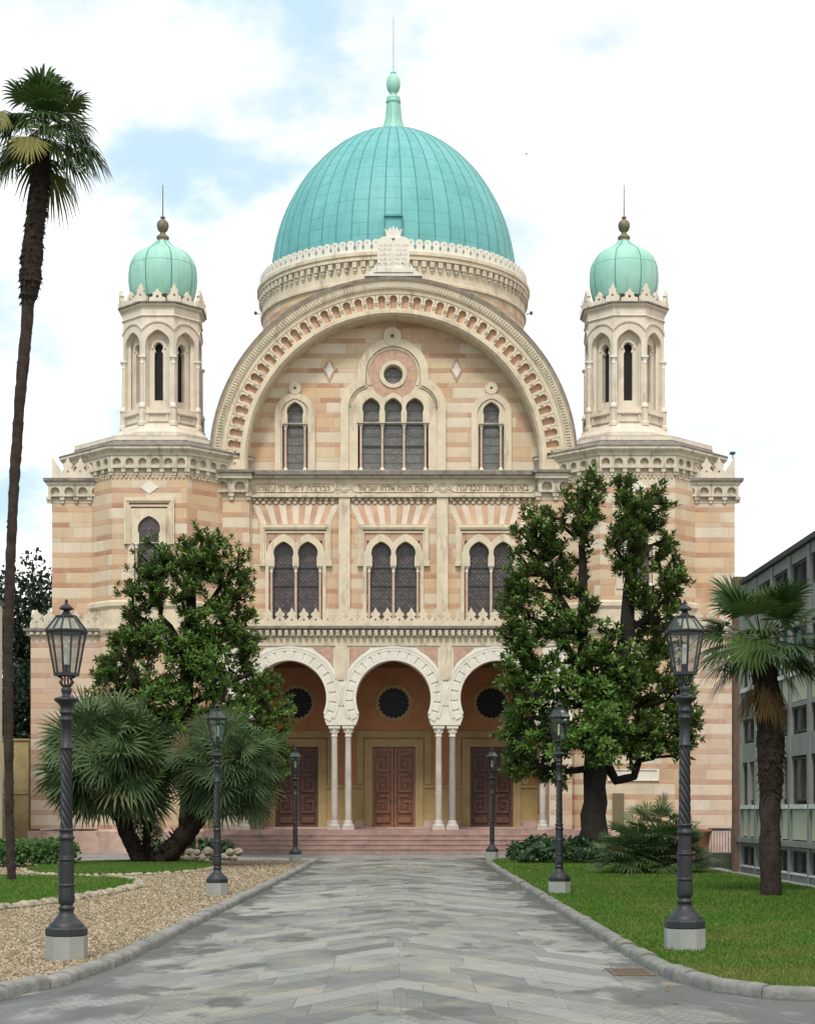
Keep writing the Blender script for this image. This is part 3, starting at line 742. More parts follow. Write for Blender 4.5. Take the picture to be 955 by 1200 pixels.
def text_mesh(body, size, depth, name, mat, parent, fr, cx, cz, width=None, o=0.):
    cu = bpy.data.curves.new(name, 'FONT'); cu.body = body; cu.size = size; cu.extrude = depth; cu.align_x = 'CENTER'; cu.align_y = 'CENTER'; cu.resolution_u = 3
    cu.offset = size * .012
    ob = bpy.data.objects.new(name, cu); C.objects.link(ob); dg = bpy.context.evaluated_depsgraph_get(); dg.update()
    me = bpy.data.meshes.new_from_object(ob.evaluated_get(dg)); C.objects.unlink(ob); bpy.data.objects.remove(ob)
    n = len(me.vertices); co = np.zeros(n * 3, np.float32); me.vertices.foreach_get('co', co); co = co.reshape(-1, 3)
    mn, mx = co.min(0), co.max(0); sx = (width / (mx[0] - mn[0])) if width else 1.
    ce = (mn + mx) / 2
    out = np.array([fr.p(cx + (v[0] - ce[0]) * sx, cz + v[1] - ce[1], o + v[2]) for v in co], np.float32)
    me.vertices.foreach_set('co', out.ravel()); me.materials.clear(); me.materials.append(M[mat]); me.update()
    return link(name, me, parent)
for (a0, a1), tx, k in zip([(X(297, YC), X(393, YC)), (X(413, YC), X(509, YC)), (X(528.5, YC), X(626, YC))], TXT, range(3)):
    cm = MB(); zc = Z(572.3, YC); r = 4.9 * s
    pts = [fI.p(a0 + r - r * math.sin(PI * i / 10), zc + r * math.cos(PI * i / 10) , .012) for i in range(11)] + [fI.p(a1 - r + r * math.sin(PI * i / 10), zc - r * math.cos(PI * i / 10), .012) for i in range(11)]
    cm.tube(pts, .028, 6, closed=True)
    for e in (a0 - .09, a1 + .09): cm.tube([fI.p(e + .06 * math.cos(2 * PI * i / 10), zc + .06 * math.sin(2 * PI * i / 10), .01) for i in range(10)], .02, 5, closed=True)
    co = cm.build('cartouche', 'frieze', syn)
    text_mesh(tx[::-1], .36, .012, 'inscription', 'text', syn, fI, (a0 + a1) / 2, zc, (a1 - a0) * .86, .014)
for px in (403.2, 518.8):
    cm = MB()
    for rr in (.17, .10): cm.tube([fI.p(X(px, YC) + rr * math.cos(2 * PI * i / 20), Z(572.3, YC) + rr * math.sin(2 * PI * i / 20), .012) for i in range(20)], .025, 6, closed=True)
    cm.build('roundel', 'frieze', syn)

# ---- flanking piers beneath the great arch
for sg in (-1, 1):
    mb = MB(); fz = MB(); xa, xb = sorted((sg * 5.40, sg * 6.75))
    mb.box(xa, xb, YP, YP + 2.5, 7.6, Z(586, YP), 0)
    n = 2; z0, z1 = Z(586, YP), Z(562, YP)
    fz.box(xa - .02, xb + .02, YP + .02, YP + 2.5, z0, z1, 0)
    arch_frieze(fz, fP, xa + .02, xb - .02, z0, z1, 2, .16, 0, 0, 1)
    fz.box(xa - .1, xb + .1, YP - .30, YP + 2.5, z1 + .003, Z(555.5, YP), 0)
    fz.box(xa - .2, xb + .2, YP - .42, YP + 2.5, Z(555.5, YP) + .003, Z(552.5, YP), 2)
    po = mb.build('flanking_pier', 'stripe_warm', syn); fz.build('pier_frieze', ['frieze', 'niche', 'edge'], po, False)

# ---- great arch ring
s = YP / 2000; zcR = Z(541, YP); leg = zcR - Z(552.5, YP)
path = [((0, 0, zcR - leg), (-1, 0, 0))]
N = 96
for i in range(N + 1):
    a = PI - PI * i / N; path.append(((0, 0, zcR), (math.cos(a), 0, math.sin(a))))
path.append(((0, 0, zcR - leg), (1, 0, 0)))
mb = MB()
q = lambda r: r * s
mb.sweep(path, [(q(215.5), 66.5), (q(215.5), YP - .22), (q(212.5), YP - .22), (q(210.5), YP - .12), (q(202.5), YP - .12), (q(201.5), YP - .05), (q(197), YP - .03), (q(196.6), YP + .0)], 0, [1, 1, 0, 0, 0, 0, 0])
mb.sweep(path, [(q(178.2), YP), (q(178.0), YP - .09), (q(174.2), YP - .09), (q(171.5), YP + .03), (q(171.2), 65.6)], 0)
mb.build('great_arch_moulding', ['cream', 'edge'], syn)
mb = MB()
mb.sweep(path, [(q(199), YP + .165), (q(176), YP + .165)], 1)
n = 43
for k in range(n):
    a0 = PI - PI * k / n; a1 = PI - PI * (k + 1) / n; am = (a0 + a1) / 2; rm = 187 * s
    w = (a0 - a1) * rm
    fm = lambda a, z, o, am=am: ((rm + z) * math.cos(am - a / rm), YP - o, zcR + (rm + z) * math.sin(am - a / rm))
    z0, z1 = (177.8 - 187) * s, (198 - 187) * s
    hw = w * .28
    hole = [(-hw, (180.2 - 187) * s)] + shoe(0, (191 - 187) * s, w * .33, hw, 0, 10) + [(hw, (180.2 - 187) * s)]
    mb.plate(fm, [(-w / 2 * .998, z0), (0, z0), (w / 2 * .998, z0), (w / 2 * .998 * (197 / 187.), z1), (0, z1), (-w / 2 * .998 * (197 / 187.), z1)], [hole], .0, -.17, 0)
    for e in (-1, 1):
        pass
    for e in (-w / 2,):
        mb.plate(fm, rect(e - .035, e + .035, (184.5 - 187) * s, (186.5 - 187) * s), (), .05, 0, 0)
        mb.plate(fm, rect(e - .06, e + .06, (186.6 - 187) * s, (187.8 - 187) * s), (), .07, 0, 0)
mb.sweep([path[0], path[1]], [(q(197), YP + .001), (q(178), YP + .001)], 0); mb.sweep([path[-2], path[-1]], [(q(197), YP + .001), (q(178), YP + .001)], 0)
mb.build('blind_arcade', ['cream', 'fanpink'], syn)
mb = MB()
for k in range(190):
    a = PI * (k + .5) / 190; rm = 206.5 * s
    fm = lambda u, z, o, a=a: ((rm + z) * math.cos(a - u / rm), YP - o, zcR + (rm + z) * math.sin(a - u / rm))
    mb.plate(fm, rect(-.028, .028, -.085, .085), (), .165, .11)
mb.build('dentil_band', 'frieze', syn)

# ---- tympanum
s = YG / 2000; zcT = Z(541, YG) - .0
rt = 5.62
zbT = Z(559, YG)
tri_L = [(X(p, YG), Z(478.3, YG), 10.5 * s, 9.4 * s, .045) for p in (435, 460.7, 486)]
one_L = [[(X(p, YG), Z(482.5, YG), 9.7 * s, 8.8 * s, .05)] for p in (345.8, 575.6)]
wall = [(-rt, zbT)] + [(rt * math.cos(a), 14.69 + rt * math.sin(a)) for a in [PI - PI * i / 60 for i in range(61)]] + [(rt, zbT)]
holes = [rect(X(417, YG), X(504, YG), Z(552, YG), Z(463, YG)), circ(X(460.5, YG), Z(439, YG), 13 * s, 24)]
for L in one_L: holes.append(rect(L[0][0] - 15.5 * s, L[0][0] + 15.5 * s, Z(552, YG), Z(470, YG)))
mb = MB(); mb.plate(fG, wall, holes, 0, -.4, 0); mb.build('tympanum_wall', 'stripe_warm', syn)
# triple window
w = MB()
cxm = X(460.7, YG)
def tre(off):
    a = 36.0 - off; b = 41.5 - off
    return envelope([(X(435, YG), Z(478, YG), a * s), (X(486.4, YG), Z(478, YG), a * s), (cxm, Z(438.5, YG), b * s)], X(435, YG) - a * s, X(486.4, YG) + a * s, Z(553, YG), Z(478, YG), 110)
w.plate(fG, tre(0), [[(x, max(z, Z(552.6, YG))) for x, z in tre(9.5)]], .15, 0, 0)
polyline_inset_dots(w, fG.p, tre(11.2)[1:-1], .075, .026, .11, .0, 0)
zi = Z(496, YG); x0, x1 = X(419.3, YG), X(502, YG)
lh = light_hole(tri_L, x0, x1, Z(551, YG), zi)
oc = circ(cxm, Z(439, YG), 11 * s, 28)
w.plate(fG, tre(9.4), [lh, oc], .05, -.3, 0)
w.plate(fG, circ(cxm, Z(439, YG), 28.5 * s, 40), [circ(cxm, Z(439, YG), 16 * s, 40)], .062, .04, 1)
w.plate(fG, circ(cxm, Z(439, YG), 16 * s, 40), [circ(cxm, Z(439, YG), 11.5 * s, 40)], .11, 0, 0)
w.plate(fG, circ(cxm, Z(439, YG), 31.5 * s, 50, R(-25), R(205), True) + circ(cxm, Z(439, YG), 28.8 * s, 50, R(205), R(-25), True), (), .085, .04, 0)
hood = envelope([(l[0], l[1], (17 if i != 1 else 15.5) * s) for i, l in enumerate(tri_L)], X(418, YG), X(503.4, YG), zi, Z(478, YG), 80, .05)
w.plate(fG, [(a, b) for a, b in hood], [[(X(435, YG) - 9.4 * s, zi + .02)] + shoe(*tri_L[0]) + [(X(435, YG) + 9.4 * s, zi + .02)], [(tri_L[1][0] - 9.4 * s, zi + .02)] + shoe(*tri_L[1]) + [(tri_L[1][0] + 9.4 * s, zi + .02)], [(tri_L[2][0] - 9.4 * s, zi + .02)] + shoe(*tri_L[2]) + [(tri_L[2][0] + 9.4 * s, zi + .02)]], .10, .03, 0)
w.plate(fG, circ(cxm - .03, Z(395, YG), 10.5 * s, 30), [circ(cxm - .03, Z(395, YG), 2.6 * s, 12)], .17, 0, 0)
wo = w.build('triple_window', ['cream', 'pink'], syn)
for (cx, zc, r, hw, pt) in tri_L:
    g = MB(); g.plate(fG, rect(cx - 12.3 * s, cx + 12.3 * s, Z(551.5, YG), zc + r + .1), (), -.25, -.27); g.build('pane', 'glass_up', wo, False)
    for py in (496, 521.5): g = MB(); g.fbox(fG, cx - 11.5 * s, cx + 11.5 * s, Z(py, YG) - .02, Z(py, YG) + .02, -.25, -.19); g.build('saddle_bar', 'winframe', wo, False)
g = MB(); g.plate(fG, circ(cxm, Z(439, YG), 12.5 * s, 24), (), -.27, -.29); g.build('pane', 'glass_up', wo, False)
for px in (422.8, 448, 473.4, 498.6): colonnette(X(px, YG), YG + .08, Z(551, YG), zi, 1.6 * s, 'colonnette', wo)
for L in one_L:
    w = MB(); cx = L[0][0]; zi = Z(497, YG)
    def arc1(off): 
        return envelope([(cx, Z(485.5, YG), (23.5 - off) * s)], cx - (23.5 - off) * s, cx + (23.5 - off) * s, Z(553, YG), Z(485.5, YG), 40, .04)
    w.plate(fG, arc1(0), [[(x, max(z, Z(552.6, YG))) for x, z in arc1(7)]], .13, 0, 0)
    w.plate(fG, arc1(6.9), [light_hole(L, cx - 15 * s, cx + 15 * s, Z(551, YG), zi)], .06, -.3, 0)
    w.plate(fG, envelope([(cx, L[0][1], 13 * s)], cx - 13 * s, cx + 13 * s, zi, L[0][1], 30, .06), [[(cx - 8.8 * s, zi + .02)] + shoe(*L[0]) + [(cx + 8.8 * s, zi + .02)]], .09, .03, 0)
    w.plate(fG, circ(cx, Z(455.5, YG), 7.3 * s, 24), [circ(cx, Z(455.5, YG), 1.8 * s, 10)], .15, 0, 0)
    wo = w.build('arched_window', 'cream', syn)
    g = MB(); g.plate(fG, rect(cx - 15.3 * s, cx + 15.3 * s, Z(551.5, YG), Z(470, YG)), (), -.25, -.27); g.build('pane', 'glass_up', wo, False)
    g = MB(); g.fbox(fG, cx - 15 * s, cx + 15 * s, Z(497.5, YG) - .02, Z(497.5, YG) + .02, -.25, -.19); g.build('saddle_bar', 'winframe', wo, False)
    for sg in (-1, 1): colonnette(cx + sg * 11.4 * s, YG + .08, Z(551, YG), zi, 1.6 * s, 'colonnette', wo)
for px in (386, 535):
    mb = MB(); x, z = X(px, YG), Z(433, YG)
    def dia(a, b): return [(x, z - b * s), (x + a * s, z - b * s * .18), (x + a * s * .98, z), (x + a * s, z + b * s * .18), (x, z + b * s), (x - a * s, z + b * s * .18), (x - a * s * .98, z), (x - a * s, z - b * s * .18)]
    mb.plate(fG, [(x, z - 15 * s), (x + 7.5 * s, z), (x, z + 15 * s), (x - 7.5 * s, z)], [[(x, z - 10 * s), (x + 5 * s, z), (x, z + 10 * s), (x - 5 * s, z)]], .035, 0, 1)
    mb.plate(fG, [(x, z - 9.8 * s), (x + 4.9 * s, z), (x, z + 9.8 * s), (x - 4.9 * s, z)], (), .02, 0, 0); mb.build('diamond_inlay', ['white', 'pink'], syn)

# ---- tablets of the law on top of the arch
YL = 63.95; fL = Fr(0, YL); s = YL / 2000
zt = Z(314, YL)
def tabl(x0, x1):
    w = x1 - x0
    return [(x0, zt), (x1, zt), (x1, Z(284, YL))] + [((x0 + x1) / 2 + w / 2 * math.cos(a), Z(284, YL) + .24 * math.sin(a)) for a in [PI * i / 14 for i in range(1, 14)]] + [(x0, Z(284, YL))]
for pa, pb in ((442.3, 460.8), (461.2, 479.7)): mb = MB(); mb.plate(fL, tabl(X(pa, YL), X(pb, YL)), (), .0, -.35, 0, back=True); mb.build('law_tablet', 'white', syn)
lines = ['\u05d0\u05e0\u05db\u05d9 \u05d9\u05d4\u05d5\u05d4', '\u05dc\u05d0 \u05d9\u05d4\u05d9\u05d4', '\u05dc\u05d0 \u05ea\u05e9\u05d0', '\u05d6\u05db\u05d5\u05e8 \u05d0\u05ea', '\u05db\u05d1\u05d3 \u05d0\u05ea']
lines2 = ['\u05dc\u05d0 \u05ea\u05e8\u05e6\u05d7', '\u05dc\u05d0 \u05ea\u05e0\u05d0\u05e3', '\u05dc\u05d0 \u05ea\u05d2\u05e0\u05d1', '\u05dc\u05d0 \u05ea\u05e2\u05e0\u05d4', '\u05dc\u05d0 \u05ea\u05d7\u05de\u05d3']
for i in range(5):
    for px, ln in ((470.3, lines), (451.5, lines2)):
        text_mesh(ln[i][::-1], .14, .004, 'tablet_inscription', 'textpink', syn, fL, X(px, YL), Z(287 + i * 5.4, YL), None, .004)
mb = MB()
mb.box(X(438, YL), X(484, YL), YL - .06, YL + .5, Z(319, YL), zt - .003)
mb.plate(fL, [(X(427, YL), Z(323, YL)), (X(495, YL), Z(323, YL)), (X(485, YL), Z(315, YL)), (X(480.5, YL), Z(308, YL)), (X(480.2, YL), Z(319.2, YL)), (X(441.8, YL), Z(319.2, YL)), (X(441.5, YL), Z(308, YL)), (X(437, YL), Z(315, YL))], (), .02, -.4, back=True)
mb.build('tablet_base', 'white', syn)
mb = MB(); zk = Z(275, YL)
cr = [(X(453, YL), zk - .03), (X(469, YL), zk - .03), (X(470, YL), Z(270, YL)), (X(472, YL), Z(266.5, YL)), (X(467.5, YL), Z(269, YL)), (X(465, YL), Z(264.5, YL)), (X(462.8, YL), Z(268, YL)), (X(461, YL), Z(262.5, YL)), (X(459.2, YL), Z(268, YL)), (X(457, YL), Z(264.5, YL)), (X(454.5, YL), Z(269, YL)), (X(450, YL), Z(266.5, YL)), (X(452, YL), Z(270, YL))]
mb.plate(fL, cr, (), -.08, -.28, 0, back=True); mb.fbox(fL, X(452, YL), X(470, YL), zk - .1, zk - .03, -.32, -.05)
mb.build('tablet_crown', 'white', syn)

# ---- towers, minarets
AP = 3.33; XT = 8.98; YO = YT + AP
def octo(ap): return ap / math.cos(PI / 8)
def oface(cx, cy, ap, k):
    """frame of face k of an octagon, k=0 faces the camera"""
    a = -PI / 2 + k * PI / 4; nx, ny = math.cos(a), math.sin(a)
    return Fr(cx + nx * ap, cy + ny * ap, (-ny, nx))
def tower(sg):
    cx = sg * XT; s = YT / 2000
    mb = MB(); a0 = PI / 8
    zt = Z(555, YT)
    mb.lathe([(octo(AP), .9), (octo(AP), zt + .6)], 8, (cx, YO), a0, 0, False)
    t = mb.build('tower', 'stripe', syn)
    mb = MB()
    mb.lathe([(octo(AP + .10), 0), (octo(AP + .10), .82), (octo(AP + .02), .90)], 8, (cx, YO), a0, 0, False); mb.build('tower_plinth', 'plinth', t, False); mb = MB()
    zA, zB, zC, zD = Z(745, YT), Z(735, YT), Z(714, YT), Z(703, YT)
    mb.lathe([(octo(AP + .01), zA), (octo(AP + .08), zA + .12), (octo(AP + .13), zB - .08), (octo(AP + .13), zB), (octo(AP + .03), zB + .03), (octo(AP + .03), zC), (octo(AP + .12), zC + .12), (octo(AP + .12), zD - .08), (octo(AP + .01), zD)], 8, (cx, YO), a0, 0, False, caps=False)
    mb.build('string_course', ['cream', 'plinth'], t, False)
    mb = MB(); z0, z1 = Z(557, YT), Z(534.5, YT)
    for k in range(8):
        fr = oface(cx, YO, AP, k); h = AP * math.tan(PI / 8)
        if k in (0, 1, 7, 2, 6):
            hh = (AP + .14) * math.tan(PI / 8); arch_frieze(mb, fr, -hh + .02, hh - .02, z0, z1, 6, .14, 0, 0, 1)
            dentils(mb, fr, -h, h, z0 - .09, z0 - .03, .16, .06, 0, 0, .5)
    mb.lathe([(octo(AP + .01), z1 + .003), (octo(AP + .17), z1 + .003), (octo(AP + .20), z1 + .10), (octo(AP + .34), z1 + .22), (octo(AP + .34), z1 + .30)], 8, (cx, YO), a0, 0, False, caps=False)
    mb.lathe([(octo(AP + .34), z1 + .30), (octo(AP + .36), z1 + .31), (octo(AP + .36), z1 + .36), (octo(AP - .15), z1 + .55), (octo(AP - .2), z1 + .62), (octo(AP - .2), z1 + .80), (octo(1.5), z1 + 1.15)], 8, (cx, YO), a0, 2, False, caps=False)
    mb.build('tower_cornice', ['frieze', 'niche', 'edge'], t, False)
    # white roof step
    mb = MB(); mb.lathe([(octo(AP - .19), z1 + .64), (octo(AP - .19), z1 + .78)], 8, (cx, YO), a0, 0, False, caps=False); mb.build('roof_step', 'mustone', t, False)
    # window on the front face (and the inner diagonal stays plain)
    fr = oface(cx, YO, AP, 0); w = MB(); zc = Z(620, YT)
    L = (0, zc, 13.2 * s, 11.5 * s, .05); zi = Z(637, YT); zb = Z(690, YT)
    w.plate(fr, rect(-25 * s, 25 * s, zb, Z(596, YT)), [light_hole([L], -17.5 * s, 17.5 * s, zb + .1, zi)], .05, .0)
    w.plate(fr, envelope([(0, zc, 20 * s)], -20 * s, 20 * s, zi, zc, 30, .08), [[(-11.5 * s, zi + .02)] + shoe(*L) + [(11.5 * s, zi + .02)]], .12, 0)
    for hw, tw, yt, o1 in ((29.5, 6, 583.5, .12), (27.5, 1.6, 586, .16), (23.5, 2, 592, .09)):
        a, b, tt = -hw * s, hw * s, tw * s
        w.plate(fr, [(a, Z(638, YT)), (a + tt, Z(638, YT)), (a + tt, Z(yt, YT) - tt), (b - tt, Z(yt, YT) - tt), (b - tt, Z(638, YT)), (b, Z(638, YT)), (b, Z(yt, YT)), (a, Z(yt, YT))], (), o1, 0)
    wo = w.build('tower_window', 'cream', t, False)
    return t, cx
def sub(mb, name, mats, parent): return mb.build(name, mats, parent, False)
for sg in (-1, 1):
    t, cx = tower(sg); s = YT / 2000
    fr = oface(cx, YO, AP, 0); zc = Z(620, YT); zb = Z(690, YT)
    g = MB(); g.plate(fr, rect(-17.6 * s, 17.6 * s, zb + .09, zc + .5), (), .012, .0); sub(g, 'window_pane', 'glass_lo', t)
    for e in (-1, 1): colonnette(cx + e * 14.8 * s, YT - .04, zb + .1, Z(637, YT), .05, 'window_colonnette', t)
    g = MB(); z = Z(571, YT); g.plate(fr, [(0, z - .24), (.34, z), (0, z + .24), (-.34, z)], (), .025, 0); sub(g, 'diamond_inlay', 'white', t)
    if sg > 0:
        g = MB(); a0, a1 = X(712, YT) - cx, X(772, YT) - cx
        g.plate(fr, rect(a0, a1, Z(915.5, YT), Z(901.5, YT)), [rect(a0 + .08, a1 - .08, Z(914, YT), Z(903, YT))], .06, 0); g.plate(fr, rect(a0 + .08, a1 - .08, Z(914, YT), Z(903, YT)), (), .02, 0)
        sub(g, 'stone_plaque', 'white', t)
        g = MB(); g.plate(fr, rect(X(717.5, YT) - cx, X(731, YT) - cx, .92, Z(930, YT)), (), .07, 0); sub(g, 'side_door', 'brownpanel', t)

def minaret(sg):
    cx, cy = sg * 8.93, 66.1; ap = 1.45; fz = cy - ap
    zz = lambda py: Z(py, fz)
    a0 = PI / 8
    mb = MB()
    mb.lathe([(octo(1.85), 15.0), (octo(1.80), zz(508)), (octo(1.62), zz(503)), (octo(1.57), zz(500)), (octo(1.50), zz(498)), (octo(1.45), zz(496)), (octo(1.45), zz(477)), (octo(1.18), zz(476.5))], 8, (cx, cy), a0, 0, False, caps=False)
    h = ap * math.tan(PI / 8)
    for k in range(8):
        fr = oface(cx, cy, ap, k)
        hole = [(-.46, zz(476.3)), (-.46, zz(402))] + [(.46 * math.cos(a), zz(402) + .46 * math.sin(a) + .07 * max(0, 1 - abs(math.cos(a)) / .55)) for a in [PI - PI * i / 16 for i in range(17)]] + [(.46, zz(402)), (.46, zz(476.3))]
        mb.plate(fr, [(-h, zz(477)), (-.46, zz(477)), (-.46, zz(402))] + hole[2:-2] + [(.46, zz(402)), (.46, zz(477)), (h, zz(477)), (h, zz(366)), (-h, zz(366))], (), 0, -.32, 0)
        fi = oface(cx, cy, ap - .30, k)
        lan = [(-.165, zz(467)), (-.165, zz(411)), (-.115, zz(409.5))] + shoe(0, zz(404.5), .165, .12, .03, 12) + [(.115, zz(409.5)), (.165, zz(411)), (.165, zz(467))]
        hi = (ap - .30) * math.tan(PI / 8)
        mb.plate(fi, rect(-hi, hi, zz(478), zz(380)), [lan], 0, -.22, 0)
        mb.plate(fi, [(-.27, zz(406))] + [(.27 * math.cos(a), zz(404.5) + .27 * math.sin(a)) for a in [PI - PI * i / 14 for i in range(15)]] + [(.27, zz(406)), (.20, zz(406))] + [(.20 * math.cos(a), zz(404.5) + .20 * math.sin(a)) for a in [PI * i / 14 for i in range(15)]] + [(-.20, zz(406))], (), .05, 0, 0)
        # impost blocks and pedestals at the corners
        for e in (-1, 1):
            mb.plate(fr, rect(e * h - .14 if e < 0 else h - .17, (-h + .17) if e < 0 else h + .14, zz(424), zz(416)), (), .035, -.2, 0) if False else None
        # sunk apron panel
        mb.plate(fr, rect(-.40, .40, zz(494), zz(483)), [rect(-.34, .34, zz(493), zz(485.5))], .05, 0, 0)
        mb.fbox(fr, -.44, .44, zz(484.5), zz(482.3), 0, .09)
    sh = mb.build('minaret', 'mustone', syn)
    # hood band
    mb = MB(); rise = .33; rr = (h * h + rise * rise) / (2 * rise)
    for k in range(8):
        fr = oface(cx, cy, ap, k); ztop = zz(374.5); zc = ztop - rr; al = math.asin(h / rr)
        up = [(rr * math.sin(q), zc + rr * math.cos(q)) for q in [-al + 2 * al * i / 14 for i in range(15)]]
        lo = [(x, z - .10) for x, z in reversed(up)]
        mb.plate(fr, up + lo, (), .035, 0); polyline_inset_dots(mb, fr.p, [(x, z - .05) for x, z in up], .085, .025, .055, .03)
    sub(mb, 'hood_moulding', 'mustone', sh)
    mb = MB()
    mb.lathe([(octo(ap + .005), zz(371)), (octo(ap + .06), zz(369.5)), (octo(ap + .02), zz(368)), (octo(ap + .02), zz(360)), (octo(ap + .14), zz(357.5)), (octo(ap + .14), zz(356.5))], 8, (cx, cy), a0, 0, False, caps=False)
    mb.lathe([(octo(ap + .14), zz(356.5)), (octo(ap + .19), zz(355.5)), (octo(ap + .19), zz(354)), (octo(ap - .3), zz(353)), (octo(.2), zz(352))], 8, (cx, cy), a0, 1, False, caps=False)
    sub(mb, 'minaret_cornice', ['mustone', 'edge'], sh)
    mb = MB()
    for k in range(8):
        fr = oface(cx, cy, ap + .06, k); hh = (ap + .06) * math.tan(PI / 8)
        crest(mb, fr, -hh * .5, hh * .5, zz(353.8), hh, .5, .12, 0, 'spike', True); 
        a = -PI / 2 + k * PI / 4 + PI / 8; rr2 = octo(ap + .05); fx = Fr(cx + rr2 * math.cos(a), cy + rr2 * math.sin(a), (-math.sin(a), math.cos(a)))
        crest(mb, fx, -.26, .26, zz(353.8) + .004, .52, .70, .14, 0, 'spike', True)
    sub(mb, 'minaret_crest', 'mustone', sh)
    for k in range(8):
        a = -PI / 2 + k * PI / 4 + PI / 8; rr = octo(ap) - .03
        x, y = cx + rr * math.cos(a), cy + rr * math.sin(a)
        colonnette(x, y, zz(476.5), zz(417), .075, 'corner_colonnette', sh, 'mustone', 10)
        mb = MB(); mb.lathe([(.17, zz(499)), (.17, zz(495)), (.13, zz(493)), (.13, zz(479)), (.16, zz(477.5)), (.16, zz(476.4))], 8, (x, y), a, 0, False); sub(mb, 'pedestal', 'mustone', sh)
        fi = oface(cx, cy, ap - .30, k)
        mb = MB(); mb.plate(fi, rect(-.2, .2, zz(468), zz(398)), (), -.20, -.24); sub(mb, 'lancet_painted_dark', 'dark', sh)  # near-black panel added to stand for the unlit hollow behind the lancet
    # onion dome
    s = cy / 2000; zc = lambda py: Z(py, cy)
    prof = [(35.5, 354), (37.8, 347), (39.6, 339), (40.4, 331), (40.4, 323), (39.7, 315.5), (37.9, 309), (35, 303.5), (30.8, 299), (25.6, 295.6), (20, 292.8), (14.8, 290.2), (11, 287.5), (8.5, 284.6), (7.3, 282.8)]
    lob = lambda a, z: 1 - .035 * (1 - abs(math.sin(4 * (a + PI / 8)))) * (1 if z < zc(289) else .3)
    mb = MB(); mb.lathe([(r * s, zc(y)) for r, y in prof], 64, (cx, cy), 0, 0, True, lob)
    d = sub(mb, 'minaret_dome', 'copperlt', sh)
    mb = MB()
    for k in range(8):
        a = k * PI / 4 + PI / 8; mb.tube([(cx + r * s * lob(a, zc(y)) * math.cos(a), cy + r * s * lob(a, zc(y)) * math.sin(a), zc(y)) for r, y in prof], .022, 5)
    mb.tube([(cx + 39.2 * s * lob(q, 0) * math.cos(q), cy + 39.2 * s * lob(q, 0) * math.sin(q), zc(314.5)) for q in [2 * PI * i / 48 for i in range(48)]], .014, 5, closed=True)
    sub(mb, 'dome_seams', 'seam', sh)
    mb = MB()
    mb.lathe([(r * s, zc(y)) for r, y in [(8.2, 284.5), (6.4, 282), (6.2, 281), (7.4, 279.5), (7.4, 277.5), (5.0, 275.5), (3.0, 273.5), (3.2, 272), (5.4, 270), (6.9, 266.5), (7.1, 263.5), (6.4, 260.5), (4.2, 258), (2.0, 257), (1.8, 256), (3.0, 255.3), (3.0, 254.2), (1.0, 253), (.8, 251), (.55, 217), (.2, 216)]], 20, (cx, cy))
    sub(mb, 'finial', 'bronze', sh)
for sg in (-1, 1): minaret(sg)

